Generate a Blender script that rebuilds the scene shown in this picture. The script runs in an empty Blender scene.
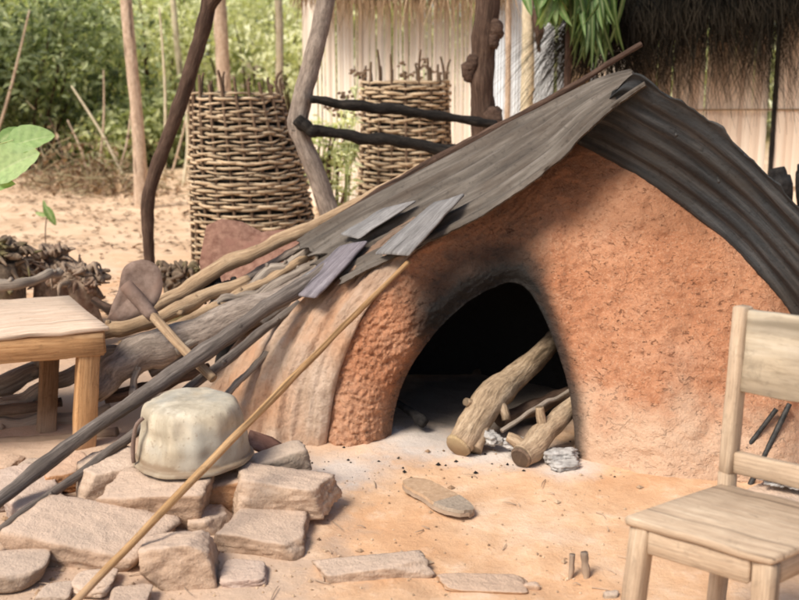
import bpy, bmesh, math, random
from mathutils import Vector, Matrix, noise
R = math.radians
rng = random.Random(7)
sc = bpy.context.scene
col = sc.collection

# ------------------------------------------------------------------ camera
PITCH = R(12.3); FPX = 1110.0; CAMZ = 1.5
cam_d = bpy.data.cameras.new('camera'); cam = bpy.data.objects.new('camera', cam_d); col.objects.link(cam)
cam.location = (0, 0, CAMZ); cam.rotation_euler = (R(90) - PITCH, 0, 0)
cam_d.sensor_width = 36; cam_d.lens = 36 * FPX / 799.0
cam_d.clip_start = .05; cam_d.clip_end = 600
cam_d.dof.use_dof = True; cam_d.dof.focus_distance = 4.0; cam_d.dof.aperture_fstop = 3.4
sc.camera = cam
def ray(px, py):
    a = (px - 400) / FPX; b = (300 - py) / FPX
    return Vector((a, math.cos(PITCH) + b * math.sin(PITCH), -math.sin(PITCH) + b * math.cos(PITCH)))
def P(px, py, Y):
    """point of the place seen at a spot of the photograph, Y metres ahead"""
    d = ray(px, py); t = Y / d.y
    return Vector((d.x * t, Y, CAMZ + d.z * t))
def G(px, py, z=0.0):
    d = ray(px, py); t = (z - CAMZ) / d.z
    return Vector((d.x * t, d.y * t, z))
def mpp(Y):            # metres for one photo pixel at distance Y
    return Y * 1.0 / FPX * 1.02

# ------------------------------------------------------------------ noise
def n3(x, y, z=0.0): return noise.noise(Vector((x, y, z)))
def fbm(v, o=4):
    s = 0; a = 1; f = 1
    for _ in range(o):
        s += a * noise.noise(v * f); a *= .5; f *= 2.03
    return s
def sstep(a, b, x):
    t = min(1, max(0, (x - a) / (b - a))); return t * t * (3 - 2 * t)
def interp(xs, ys, x):
    if x <= xs[0]: return ys[0]
    for i in range(len(xs) - 1):
        if x <= xs[i + 1]:
            t = (x - xs[i]) / (xs[i + 1] - xs[i]); t = t * t * (3 - 2 * t)
            return ys[i] + (ys[i + 1] - ys[i]) * t
    return ys[-1]
def catmull(pts, n):
    """n+1 samples along keys given as tuples or vectors"""
    out = []; k = len(pts)
    for i in range(n + 1):
        u = i / n * (k - 1); j = min(int(u), k - 2); t = u - j
        p0 = pts[max(j - 1, 0)]; p1 = pts[j]; p2 = pts[j + 1]; p3 = pts[min(j + 2, k - 1)]
        out.append(tuple(.5 * ((2 * p1[q]) + (-p0[q] + p2[q]) * t + (2 * p0[q] - 5 * p1[q] + 4 * p2[q] - p3[q]) * t * t
                    + (-p0[q] + 3 * p1[q] - 3 * p2[q] + p3[q]) * t ** 3) for q in range(len(p1))))
    return out

# ------------------------------------------------------------------ mesh builder
class MB:
    def __init__(s): s.v = []; s.f = []; s.g = []; s.r = []; s.m = []
    def vert(s, p, g=None, r=0.5, m=0.0):
        s.v.append(tuple(p)); s.g.append(tuple(g) if g is not None else tuple(p)); s.r.append(r); s.m.append(m); return len(s.v) - 1
    def face(s, *i): s.f.append(tuple(i))
    def build(s, name, mat, parent=None, smooth=True, origin=None):
        me = bpy.data.meshes.new(name)
        o_ = Vector(origin) if origin is not None else Vector((0, 0, 0))
        me.from_pydata([tuple(Vector(p) - o_) for p in s.v], [], s.f)
        a = me.attributes.new('grain', 'FLOAT_VECTOR', 'POINT'); a.data.foreach_set('vector', [c for g in s.g for c in g])
        a = me.attributes.new('rnd', 'FLOAT', 'POINT'); a.data.foreach_set('value', s.r)
        a = me.attributes.new('msk', 'FLOAT', 'POINT'); a.data.foreach_set('value', s.m)
        me.materials.append(mat)
        if smooth: me.polygons.foreach_set('use_smooth', [True] * len(me.polygons))
        me.update()
        o = bpy.data.objects.new(name, me); col.objects.link(o)
        if parent is not None:
            o.parent = parent
            o.location = o_ - parent.location if origin is not None else -parent.location
        else: o.location = o_
        return o
    def grid(s, rows):
        """rows: list of lists of (p, grain, rnd, msk)"""
        ids = [[s.vert(*c) for c in r] for r in rows]
        for i in range(len(ids) - 1):
            for j in range(len(ids[0]) - 1):
                s.face(ids[i][j], ids[i][j + 1], ids[i + 1][j + 1], ids[i + 1][j])
        return ids
    def tube(s, pts, rad, seg=12, n=None, amp=0.06, freq=9, rnd=.5, seed=None, cap=True, flat=1.0):
        """tapered, slightly knotty branch through pts"""
        seed = rng.random() * 90 if seed is None else seed
        pts = [Vector(p) for p in pts]
        if not hasattr(rad, '__len__'): rad = [rad] * len(pts)
        while len(rad) < len(pts): rad = list(rad) + [rad[-1]]
        L = sum((pts[i + 1] - pts[i]).length for i in range(len(pts) - 1))
        rm = sum(rad) / len(rad)
        n = n or max(4, min(90, int(L / (rm * .9))))
        cs = catmull([tuple(p) + (r,) for p, r in zip(pts, rad)], n)
        C = [Vector(c[:3]) for c in cs]; rr = [c[3] for c in cs]
        up = Vector((0, 0, 1)); T0 = (C[1] - C[0]).normalized()
        if abs(T0.z) > .9: up = Vector((0, 1, 0))
        U = T0.cross(up).normalized(); dist = 0; rings = []
        for i in range(n + 1):
            T = (C[min(i + 1, n)] - C[max(i - 1, 0)]).normalized()
            U = (U - T * U.dot(T)).normalized(); W = T.cross(U)
            if i: dist += (C[i] - C[i - 1]).length
            ring = []
            for k in range(seg):
                a = 2 * math.pi * k / seg
                d = U * math.cos(a) + W * math.sin(a) * flat
                q = C[i] + d * rr[i]
                nz = fbm(Vector((q.x * freq + seed, q.y * freq, q.z * freq)), 3)
                rad_ = rr[i] * (1 + amp * 2.2 * nz)
                q = C[i] + d * rad_
                ring.append(s.vert(q, (dist + seed, math.cos(a) * rr[i] + seed, math.sin(a) * rr[i]), rnd, i / n))
            rings.append(ring)
        for i in range(n):
            for k in range(seg):
                s.face(rings[i][k], rings[i][(k + 1) % seg], rings[i + 1][(k + 1) % seg], rings[i + 1][k])
        if cap:
            for ring, c, e in ((rings[0], C[0], 0), (rings[-1], C[-1], 1)):
                cv = s.vert(c, (seed, seed, seed), rnd, e)
                for k in range(seg):
                    a_, b_ = ring[k], ring[(k + 1) % seg]
                    s.face(cv, b_, a_) if e == 0 else s.face(cv, a_, b_)
        return C
    def board(s, c8, rnd=.5, seed=None, bev=.004, div=10, wob=.002):
        """board from 8 corners: c8[0..3] bottom loop, c8[4..7] top loop; grain runs 0->1"""
        seed = rng.random() * 50 if seed is None else seed
        b = [Vector(p) for p in c8]
        L = (b[1] - b[0]).length; Wd = (b[3] - b[0]).length; H = (b[4] - b[0]).length
        def pos(u, v, w):
            lo = (b[0] * (1 - u) + b[1] * u) * (1 - v) + (b[3] * (1 - u) + b[2] * u) * v
            hi = (b[4] * (1 - u) + b[5] * u) * (1 - v) + (b[7] * (1 - u) + b[6] * u) * v
            return lo * (1 - w) + hi * w
        bu, bv, bw = min(.45, bev / L), min(.45, bev / Wd), min(.45, bev / H)
        us = [bu + (1 - 2 * bu) * i / div for i in range(div + 1)]
        # closed section (v,w) with rounded corners, swept along u
        sec = [(bv, 0), (.5, 0), (1 - bv, 0), (1, bw), (1, .5), (1, 1 - bw), (1 - bv, 1), (.5, 1), (bv, 1), (0, 1 - bw), (0, .5), (0, bw)]
        rings = []
        def ring(u, sh):
            out = []
            for v, w in sec:
                v2 = .5 + (v - .5) * (1 - sh * bv * 2); w2 = .5 + (w - .5) * (1 - sh * bw * 2)
                p = pos(u, v2, w2)
                dn = Vector((n3(p.x * 14 + seed, p.y * 14, p.z * 14), n3(p.x * 14, p.y * 14 + seed, p.z * 14), n3(p.x * 14, p.y * 14, p.z * 14 + seed)))
                out.append(s.vert(p + dn * wob, (u * L + seed, v * Wd + seed, w * H), rnd, 0))
            return out
        rings.append(ring(0, 1)); rings += [ring(u, 0) for u in us]; rings.append(ring(1, 1))
        m = len(sec)
        for i in range(len(rings) - 1):
            for k in range(m): s.face(rings[i][k], rings[i][(k + 1) % m], rings[i + 1][(k + 1) % m], rings[i + 1][k])
        s.face(*rings[0][::-1]); s.face(*rings[-1])
    def beam(s, a, b_, w, h, up=(0, 0, 1), **k):
        """rectangular timber from a to b_, w wide, h high, centred on the line"""
        a = Vector(a); b_ = Vector(b_); T = (b_ - a).normalized(); up = Vector(up)
        S = T.cross(up).normalized() * (w / 2); U = S.cross(T).normalized() * (h / 2)
        s.board([a + S - U, b_ + S - U, b_ - S - U, a - S - U, a + S + U, b_ + S + U, b_ - S + U, a - S + U], **k)
    def leaf(s, p, d, n_, L, W, rnd, bend=.3):
        d = d.normalized(); sd = d.cross(n_)
        if sd.length < 1e-4: sd = d.cross(Vector((.3, .5, .8)))
        sd.normalize(); nn = sd.cross(d)
        a = s.vert(p, None, rnd); t = s.vert(p + d * L - nn * L * bend, None, rnd)
        m1 = p + d * L * .45 - nn * L * bend * .15
        b = s.vert(m1 + sd * W * .5 + nn * W * .12, None, rnd); c = s.vert(m1 - sd * W * .5 + nn * W * .12, None, rnd)
        s.face(a, b, t); s.face(a, t, c)
    def strand(s, p, d, L, w, rnd, sag=.2, side=None):
        side = side or Vector((1, 0, 0)); d = d.normalized()
        q = Vector(p); prev = None
        for i in range(4):
            t = i / 3; c = q + d * L * t + Vector((0, 0, -sag * L * t * t)); ww = w * (1 - .75 * t)
            a = s.vert(c - side * ww / 2, (t * L, rnd * 9, rnd), rnd, t); b = s.vert(c + side * ww / 2, (t * L, rnd * 9 + w, rnd), rnd, t)
            if prev: s.face(prev[0], prev[1], b, a)
            prev = (a, b)

# ------------------------------------------------------------------ tagging
def tag(o, label=None, cat=None, group=None, kind=None):
    if label: o['label'] = label
    if cat: o['category'] = cat
    if group: o['group'] = group
    if kind: o['kind'] = kind
    return o
def empty(name, loc, label=None, cat=None, group=None):
    o = bpy.data.objects.new(name, None); col.objects.link(o); o.location = Vector(loc); o.empty_display_size = .1
    return tag(o, label, cat, group)

# ------------------------------------------------------------------ materials
def mat(name, rough=.9, spec=.2):
    m = bpy.data.materials.new(name); m.use_nodes = True; nt = m.node_tree; nt.nodes.clear()
    out = nt.nodes.new('ShaderNodeOutputMaterial'); b = nt.nodes.new('ShaderNodeBsdfPrincipled')
    nt.links.new(b.outputs[0], out.inputs[0]); b.inputs['Roughness'].default_value = rough
    b.inputs['Specular IOR Level'].default_value = spec
    return m, nt, b
class NT:
    """tiny node-writing helper"""
    def __init__(s, nt): s.nt = nt
    def node(s, t, **k):
        n = s.nt.nodes.new(t)
        for a, v in k.items(): setattr(n, a, v)
        return n
    def link(s, a, b): s.nt.links.new(a, b)
    def attr(s, name, out='Fac'): return s.node('ShaderNodeAttribute', attribute_name=name).outputs[out]
    def obj(s): return s.node('ShaderNodeTexCoord').outputs['Object']
    def pos(s): return s.node('ShaderNodeNewGeometry').outputs['Position']
    def mapv(s, v, scale=(1, 1, 1), loc=(0, 0, 0)):
        n = s.node('ShaderNodeMapping'); s.link(v, n.inputs[0]); n.inputs['Scale'].default_value = scale; n.inputs['Location'].default_value = loc; return n.outputs[0]
    def noise(s, v, scale=5, detail=5, rough=.55, dist=0.0):
        n = s.node('ShaderNodeTexNoise'); s.link(v, n.inputs['Vector']); n.inputs['Scale'].default_value = scale
        n.inputs['Detail'].default_value = detail; n.inputs['Roughness'].default_value = rough; n.inputs['Distortion'].default_value = dist
        return n.outputs['Fac']
    def voro(s, v, scale=5, feature='F1', out='Distance', rnd=1.0):
        n = s.node('ShaderNodeTexVoronoi', feature=feature); s.link(v, n.inputs['Vector']); n.inputs['Scale'].default_value = scale
        n.inputs['Randomness'].default_value = rnd; return n.outputs[out]
    def ramp(s, f, stops):
        n = s.node('ShaderNodeValToRGB'); e = n.color_ramp.elements
        while len(e) < len(stops): e.new(.5)
        for el, (p, c) in zip(e, stops):
            el.position = p; el.color = (c, c, c, 1) if not hasattr(c, '__len__') else (*c, 1)
        s.link(f, n.inputs[0]); return n.outputs[0]
    def mix(s, f, a, b, mode='MIX'):
        n = s.node('ShaderNodeMix', data_type='RGBA', blend_type=mode, clamp_factor=True)
        for val, i in ((f, 0), (a, 6), (b, 7)):
            if isinstance(val, (int, float)): n.inputs[i].default_value = val
            elif isinstance(val, tuple): n.inputs[i].default_value = (*val, 1)
            else: s.link(val, n.inputs[i])
        return n.outputs[2]
    def math(s, op, a, b=None, clamp=False):
        n = s.node('ShaderNodeMath', operation=op, use_clamp=clamp)
        for i, v in enumerate((a, b)):
            if v is None: continue
            if isinstance(v, (int, float)): n.inputs[i].default_value = v
            else: s.link(v, n.inputs[i])
        return n.outputs[0]
    def bump(s, h, bsdf, strength=.5, dist=.01):
        n = s.node('ShaderNodeBump'); s.link(h, n.inputs['Height']); n.inputs['Strength'].default_value = strength; n.inputs['Distance'].default_value = dist
        s.link(n.outputs[0], bsdf.inputs['Normal'])

def wood(name, dark, mid, light, gs=(4, 70, 70), bump=.5, rough=.85, dirt=None, dirt_amt=.5):
    m, nt, b = mat(name, rough); N = NT(nt)
    g = N.attr('grain', 'Vector')
    f = N.noise(N.mapv(g, gs), 1.0, 6, .65, .4)
    f2 = N.noise(N.mapv(g, (gs[0] * 3, gs[1] * 3, gs[2] * 3)), 1.0, 3)
    c = N.ramp(f, [(.28, dark), (.5, mid), (.72, light)])
    big = N.noise(N.mapv(N.pos(), (1, 1, 1)), 7, 4, .6)
    c = N.mix(N.ramp(big, [(.35, 0.0), (.75, dirt_amt)]), c, dirt or tuple(x * .55 for x in mid))
    c = N.mix(N.ramp(f2, [(.3, .45), (.55, 0.0)]), c, tuple(x * .5 for x in dark))
    fc = N.noise(N.mapv(g, (gs[0] * .3, gs[1] * .55, gs[2] * .55), (7, 3, 1)), 1.0, 2, .5, .3)
    c = N.mix(N.ramp(fc, [(.30, .75), (.345, 0.0)]), c, tuple(x * .35 for x in dark))
    c = N.mix(N.ramp(N.noise(N.mapv(g, (gs[0] * 9, gs[1] * 5, gs[2] * 5)), 1.0, 4, .7), [(.30, .6), (.46, 0.0)]), c, tuple(x * .55 for x in dark))
    c = N.mix(N.ramp(N.noise(N.pos(), 19, 6, .75, .6), [(.57, 0.0), (.68, .55)]), c, tuple(x * .45 for x in mid))
    zz = N.node('ShaderNodeSeparateXYZ'); N.link(N.pos(), zz.inputs[0])
    c = N.mix(N.ramp(N.math('ADD', zz.outputs[2], N.math('MULTIPLY', big, .12)), [(.05, .7), (.17, 0.0)]), c, (.50, .36, .25))
    rn = N.attr('rnd'); c = N.mix(.6, c, N.mix(rn, tuple(.5 for _ in range(3)), (1.35, 1.3, 1.25)), 'MULTIPLY')
    N.link(c, b.inputs['Base Color'])
    N.bump(N.math('ADD', f, N.math('MULTIPLY', f2, .5)), b, bump, .008)
    return m

M = {}
M['grey_wood'] = wood('weathered grey wood', (.13, .10, .08), (.34, .28, .225), (.52, .45, .37))
M['dark_pole'] = wood('dark smoky pole', (.07, .058, .05), (.17, .14, .12), (.31, .265, .23))
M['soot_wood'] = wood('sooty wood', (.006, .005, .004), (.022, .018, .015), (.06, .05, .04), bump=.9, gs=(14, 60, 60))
M['brown_bark'] = wood('brown bark', (.035, .02, .013), (.10, .06, .042), (.19, .125, .09), gs=(7, 55, 55), bump=.9)
M['grey_bark'] = wood('grey bark', (.14, .11, .09), (.34, .275, .225), (.52, .44, .37), gs=(10, 45, 45), bump=.8)
M['table_shade'] = wood('shaded table timber', (.16, .085, .04), (.27, .155, .08), (.36, .22, .12), gs=(3, 45, 45))  # darker copy of the table timber, shade below the top painted in
M['tan_pole'] = wood('tan pole', (.22, .14, .085), (.46, .32, .195), (.64, .48, .32))
M['bamboo'] = wood('yellow cane', (.30, .165, .07), (.50, .30, .14), (.66, .44, .24), gs=(3, 60, 60), bump=.2, rough=.6)
M['pale_trunk'] = wood('pale trunk', (.34, .23, .16), (.60, .45, .33), (.76, .62, .49), gs=(9, 30, 30))
M['yellow_trunk'] = wood('yellow trunk', (.48, .39, .25), (.72, .62, .44), (.85, .77, .6), gs=(9, 30, 30))
M['chair_wood'] = wood('dusty chair wood', (.42, .305, .21), (.56, .43, .305), (.66, .535, .40), gs=(3, 60, 60), bump=.3, dirt=(.40, .29, .20), dirt_amt=.8)
M['chair_panel'] = wood('pale plywood', (.40, .32, .22), (.51, .43, .32), (.63, .565, .46), gs=(1.6, 16, 16), bump=.2, dirt=(.33, .28, .215), dirt_amt=.95)
M['table_top'] = wood('bleached table top', (.58, .42, .30), (.74, .56, .42), (.82, .67, .53), gs=(3, 45, 45), bump=.2, dirt_amt=.25)
M['table_wood'] = wood('raw orange timber', (.40, .20, .085), (.58, .33, .155), (.68, .43, .23), gs=(3, 45, 45), bump=.3, dirt_amt=.35)
M['log'] = wood('firewood bark', (.17, .115, .07), (.47, .345, .225), (.66, .52, .37), gs=(9, 40, 40), bump=.9)
M['slate_board'] = wood('grey slab', (.14, .13, .125), (.25, .24, .235), (.36, .35, .345), gs=(5, 30, 30), bump=.4)
M['purple_board'] = wood('purplish slab', (.12, .105, .115), (.225, .20, .22), (.35, .32, .34), gs=(5, 40, 40), bump=.4)
M['wicker'] = wood('wicker', (.27, .18, .105), (.58, .44, .29), (.80, .67, .48), gs=(6, 200, 200), bump=.4)
M['wicker_stake'] = wood('wicker stakes', (.06, .035, .02), (.17, .11, .07), (.30, .21, .14), bump=.4)
M['cut_end'] = wood('cut yellow end', (.36, .25, .12), (.50, .37, .20), (.60, .48, .30))

def simple(name, c1, c2, scale=20, rough=.9, bump=.3, metal=0.0, c3=None):
    m, nt, b = mat(name, rough); N = NT(nt); v = N.pos()
    f = N.noise(v, scale, 8, .65); c = N.ramp(f, [(.32, c1), (.68, c2)])
    if c3: c = N.mix(N.ramp(N.noise(v, scale * .3, 4), [(.48, 0.0), (.62, 1.0)]), c, c3)
    N.link(c, b.inputs['Base Color']); b.inputs['Metallic'].default_value = metal
    N.bump(f, b, bump, .01); return m
def stone(name, c1, c2, c3):
    m, nt, b = mat(name, .95, .15); N = NT(nt); v = N.pos()
    f = N.noise(v, 16, 9, .68); c = N.ramp(f, [(.3, c1), (.5, c2), (.7, c3)])
    oi = N.node('ShaderNodeObjectInfo').outputs['Random']; c = N.mix(.9, c, N.ramp(oi, [(0.0, (.62, .56, .52)), (.3, (.95, .80, .68)), (.6, (1.0, .97, .95)), (.8, (.78, .66, .58)), (1.0, (1.15, .88, .70))]), 'MULTIPLY')
    c = N.mix(N.ramp(N.noise(v, 5, 5, .6), [(.54, 0.0), (.66, .55)]), c, tuple(x * .55 for x in c2))
    sp = N.noise(v, 120, 4, .7); c = N.mix(N.ramp(sp, [(.55, 0.0), (.75, .5)]), c, tuple(x * .5 for x in c1))
    nz = N.node('ShaderNodeSeparateXYZ'); N.link(N.node('ShaderNodeNewGeometry').outputs['Normal'], nz.inputs[0])
    c = N.mix(N.ramp(nz.outputs[2], [(.5, 0.0), (.95, .55)]), c, (.68, .525, .41))       # paler on upward-facing sides
    N.link(c, b.inputs['Base Color'])
    N.bump(N.math('ADD', N.noise(v, 26, 5, .5), N.math('MULTIPLY', sp, .5)), b, .75, .016); return m
M['stone'] = stone('field stone', (.30, .215, .155), (.50, .375, .28), (.62, .485, .375))
M['stone_orange'] = stone('orange stone', (.33, .19, .10), (.50, .32, .19), (.60, .42, .28))
M['stone_grey'] = stone('grey stone', (.21, .18, .15), (.36, .315, .265), (.48, .425, .36))
M['stone_pink'] = stone('pinkish stone', (.36, .26, .22), (.50, .39, .33), (.62, .51, .45))

# leaves
def leafmat(name, a, b_, c_, trans=.38):
    m, nt, b = mat(name, .55, .35); N = NT(nt); r = N.attr('rnd')
    col_ = N.mix(N.math('MULTIPLY', N.attr('msk'), .5), N.ramp(r, [(0.0, a), (.5, b_), (1.0, c_)]), (.5, .55, .3))
    col_ = N.mix(N.ramp(N.noise(N.pos(), 40, 4), [(.35, .35), (.55, 0.0)]), col_, tuple(x * .5 for x in b_))
    N.link(col_, b.inputs['Base Color'])
    tr = N.node('ShaderNodeBsdfTranslucent'); N.link(N.mix(1.0, col_, (1.35, 1.45, .75), 'MULTIPLY'), tr.inputs[0])
    mx = N.node('ShaderNodeMixShader'); mx.inputs[0].default_value = trans
    N.link(b.outputs[0], mx.inputs[1]); N.link(tr.outputs[0], mx.inputs[2])
    N.link(mx.outputs[0], nt.nodes['Material Output'].inputs[0]); return m
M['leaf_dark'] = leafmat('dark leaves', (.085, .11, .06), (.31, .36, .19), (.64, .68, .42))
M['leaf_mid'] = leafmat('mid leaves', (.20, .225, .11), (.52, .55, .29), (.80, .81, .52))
M['leaf_light'] = leafmat('light leaves', (.44, .46, .26), (.80, .79, .54), (.95, .94, .78))  # distant haze is painted in as paler leaf colours
M['leaf_bright'] = leafmat('bright leaves', (.03, .065, .022), (.14, .245, .07), (.32, .43, .17), .35)
M['leaf_pale'] = leafmat('pale green leaves', (.16, .28, .09), (.28, .42, .16), (.40, .52, .24), .35)
M['dry_leaf'] = leafmat('dry leaves', (.10, .055, .03), (.26, .16, .09), (.45, .32, .2), .1)

def strandmat(name, a, b_, c_, tip=None):
    m, nt, b = mat(name, .9, .1); N = NT(nt)
    c = N.ramp(N.attr('rnd'), [(0.0, a), (.55, b_), (1.0, c_)])
    if tip: c = N.mix(N.ramp(N.attr('msk'), [(.45, 0.0), (1.0, .8)]), c, tip)
    N.link(c, b.inputs['Base Color']); return m
M['thatch_dark'] = strandmat('old dark thatch', (.002, .002, .0015), (.007, .006, .004), (.022, .018, .012), (.04, .03, .02))
M['thatch_pale'] = strandmat('pale thatch', (.10, .06, .03), (.30, .19, .11), (.52, .38, .25))
M['straw_wall'] = strandmat('pale straw', (.80, .67, .54), (.88, .77, .65), (.92, .84, .74))
M['mat_wall'] = strandmat('reed mat', (.68, .53, .40), (.83, .69, .54), (.90, .79, .65))
M['litter'] = strandmat('leaf litter', (.10, .06, .035), (.28, .18, .11), (.55, .40, .27))

# mud of the oven: orange fired clay, soot and painted roof shade where msk is high
def mudmat():
    m, nt, b = mat('fired mud', .97, .1); N = NT(nt); v = N.pos()
    big = N.noise(v, 3.2, 5, .6); f = N.noise(v, 26, 8, .7); fine = N.noise(v, 110, 5, .7)
    c = N.ramp(big, [(.3, (.46, .195, .098)), (.5, (.53, .255, .14)), (.7, (.58, .325, .205))])
    c = N.mix(N.ramp(f, [(.32, .8), (.56, 0.0)]), c, (.33, .14, .075))
    c = N.mix(N.ramp(N.noise(v, 60, 6, .75, .8), [(.34, .7), (.46, 0.0)]), c, (.26, .11, .06))
    c = N.mix(N.ramp(fine, [(.52, 0.0), (.72, .6)]), c, (.66, .44, .29))
    pits = N.noise(N.mapv(v, (1, 1, 1.7)), 42, 3, .5, 1.2)
    pm = N.math('MULTIPLY', N.ramp(pits, [(.31, 1.0), (.40, 0.0)]), N.ramp(N.noise(v, 7, 4), [(.36, .35), (.6, 1.0)]))
    c = N.mix(pm, c, (.20, .09, .05))
    wv = N.node('ShaderNodeVectorMath', operation='ADD'); N.link(v, wv.inputs[0])
    nn_ = N.node('ShaderNodeTexNoise'); N.link(v, nn_.inputs['Vector']); nn_.inputs['Scale'].default_value = 14; nn_.inputs['Detail'].default_value = 4
    sc_ = N.node('ShaderNodeVectorMath', operation='SCALE'); N.link(nn_.outputs['Color'], sc_.inputs[0]); sc_.inputs['Scale'].default_value = .09
    N.link(sc_.outputs[0], wv.inputs[1])
    ck = N.voro(wv.outputs[0], 9, 'DISTANCE_TO_EDGE')
    ckm = N.math('MULTIPLY', N.ramp(ck, [(.0, 1.0), (.016, 0.0)]), N.ramp(N.noise(v, 5, 3), [(.56, 0.0), (.66, .55)]))
    c = N.mix(ckm, c, (.24, .10, .05))
    # pale splash of dust along the foot
    z = N.node('ShaderNodeSeparateXYZ'); N.link(v, z.inputs[0])
    foot = N.math('SUBTRACT', N.math('ADD', N.math('MULTIPLY', big, .62), .05), z.outputs[2])
    c = N.mix(N.math('MULTIPLY', N.ramp(foot, [(.05, 0.0), (.22, .75)]), N.ramp(z.outputs[0], [(.25, .2), (.75, 1.0)])), c, (.68, .48, .335))
    # shade of the roof overhang, painted onto the crest
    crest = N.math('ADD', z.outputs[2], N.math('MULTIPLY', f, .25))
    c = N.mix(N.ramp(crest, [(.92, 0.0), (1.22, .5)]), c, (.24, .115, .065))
    # soot, with the painted shade below the sheets
    sm = N.math('ADD', N.attr('msk'), N.math('MULTIPLY', N.math('SUBTRACT', f, .5), .42))
    sm = N.math('ADD', sm, N.math('MULTIPLY', N.math('SUBTRACT', big, .5), .55))
    c = N.mix(N.ramp(sm, [(.12, 0.0), (.38, .5), (.62, .86), (.95, 1.0)]), c, (.030, .027, .025))
    N.link(c, b.inputs['Base Color'])
    h = N.math('ADD', N.math('MULTIPLY', f, 1.0), N.math('MULTIPLY', fine, .55))
    h = N.math('SUBTRACT', h, N.math('MULTIPLY', pm, .5)); h = N.math('SUBTRACT', h, N.math('MULTIPLY', ckm, .6))
    N.bump(h, b, .75, .022); return m
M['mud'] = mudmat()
def flankmat():
    m, nt, b = mat('dusty mud slope', .97, .1); N = NT(nt); g = N.attr('grain', 'Vector'); v = N.pos()
    f = N.noise(N.mapv(g, (5, 9, 1)), 1.0, 8, .72, .5); d = N.noise(v, 30, 7, .7); big = N.noise(v, 4, 4)
    c = N.ramp(f, [(.26, (.30, .21, .15)), (.40, (.52, .385, .285)), (.55, (.62, .475, .365)), (.72, (.68, .54, .43))])
    c = N.mix(N.ramp(big, [(.38, .1), (.62, .85)]), c, (.56, .315, .185))
    c = N.mix(N.ramp(d, [(.28, .5), (.5, 0.0)]), c, (.26, .17, .11))
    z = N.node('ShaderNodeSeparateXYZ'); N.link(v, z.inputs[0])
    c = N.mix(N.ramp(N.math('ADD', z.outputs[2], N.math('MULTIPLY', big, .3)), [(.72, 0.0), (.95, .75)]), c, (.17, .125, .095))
    N.link(c, b.inputs['Base Color']); N.bump(N.math('ADD', f, N.math('MULTIPLY', d, .6)), b, 1.0, .03); return m
M['flank'] = flankmat()

def sheetmat(name, c1, c2, c3, rust, soot=0.0):
    m, nt, b = mat(name, .75, .3); N = NT(nt); g = N.attr('grain', 'Vector'); v = N.pos()
    f = N.noise(N.mapv(g, (2.5, 30, 1)), 1.0, 7, .65, .3); big = N.noise(N.mapv(g, (1.5, 5, 1)), 2.0, 5, .6)
    c = N.ramp(f, [(.3, c1), (.5, c2), (.7, c3)])
    c = N.mix(N.ramp(big, [(.45, 0.0), (.7, .7)]), c, rust)
    sp = N.noise(v, 45, 6, .7); c = N.mix(N.ramp(sp, [(.28, .6), (.45, 0.0)]), c, tuple(x * .4 for x in c1))
    N.link(c, b.inputs['Base Color']); b.inputs['Metallic'].default_value = .15
    N.bump(N.math('ADD', f, sp), b, .5, .010); return m
M['sheet_left'] = sheetmat('weathered roofing', (.045, .036, .029), (.115, .096, .078), (.225, .195, .165), (.075, .052, .036))
M['sheet_right'] = sheetmat('smoked roofing', (.016, .018, .0195), (.042, .045, .048), (.11, .11, .108), (.058, .050, .042))
M['rust'] = simple('rust', (.14, .065, .045), (.30, .17, .12), 30, .9, .3, 0, (.22, .11, .08))
M['hoe_iron'] = simple('dull iron', (.13, .085, .065), (.26, .185, .15), 25, .8, .35, .1, (.20, .13, .10))
M['iron'] = simple('dark iron', (.02, .02, .02), (.07, .065, .06), 40, .6, .3, .4)
M['char'] = simple('charcoal', (.008, .007, .007), (.03, .027, .025), 40, .9, .8)
M['ash'] = simple('white ash', (.25, .23, .215), (.56, .53, .495), 22, 1, .9)
M['moss'] = simple('mossy stump', (.06, .042, .03), (.27, .195, .135), 22, .95, 1.0, 0, (.15, .125, .06))
M['root'] = simple('root wood', (.12, .08, .055), (.40, .30, .22), 26, .95, 1.0, 0, (.16, .09, .06))
M['tin'] = simple('pale tin', (.74, .79, .84), (.86, .90, .94), 6, .8, .05)
M['rag'] = simple('grey rag', (.22, .21, .20), (.45, .43, .41), 40, .95, .4)
M['rubber_tan'] = simple('worn tan foam', (.34, .22, .13), (.48, .33, .215), 60, .9, .4)
M['rubber_grey'] = simple('worn grey rubber', (.28, .22, .165), (.42, .34, .26), 90, .9, .6)
def potmat():
    m, nt, b = mat('battered enamel pot', .7, .25); N = NT(nt); v = N.obj()
    f = N.noise(v, 9, 7, .65); st = N.noise(N.mapv(v, (22, 22, 3)), 1.0, 5); sp = N.noise(v, 70, 4)
    c = N.ramp(f, [(.3, (.40, .33, .235)), (.5, (.54, .465, .345)), (.7, (.66, .585, .46))])
    c = N.mix(N.ramp(st, [(.38, .75), (.6, 0.0)]), c, (.33, .28, .205))
    c = N.mix(N.ramp(N.noise(v, 4, 3), [(.48, 0.0), (.60, .75)]), c, (.345, .335, .295))
    c = N.mix(N.ramp(sp, [(.60, 0.0), (.72, .6)]), c, (.24, .18, .125))
    z = N.node('ShaderNodeSeparateXYZ'); N.link(v, z.inputs[0])
    c = N.mix(N.ramp(N.math('ADD', z.outputs[2], N.math('MULTIPLY', f, .06)), [(.030, .2), (.046, .95), (.056, .95), (.066, .45), (.13, 0.0)]), c, (.24, .17, .11))
    N.link(c, b.inputs['Base Color']); N.bump(N.math('ADD', f, N.math('MULTIPLY', sp, .2)), b, .35, .01); return m
M['pot'] = potmat()

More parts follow.
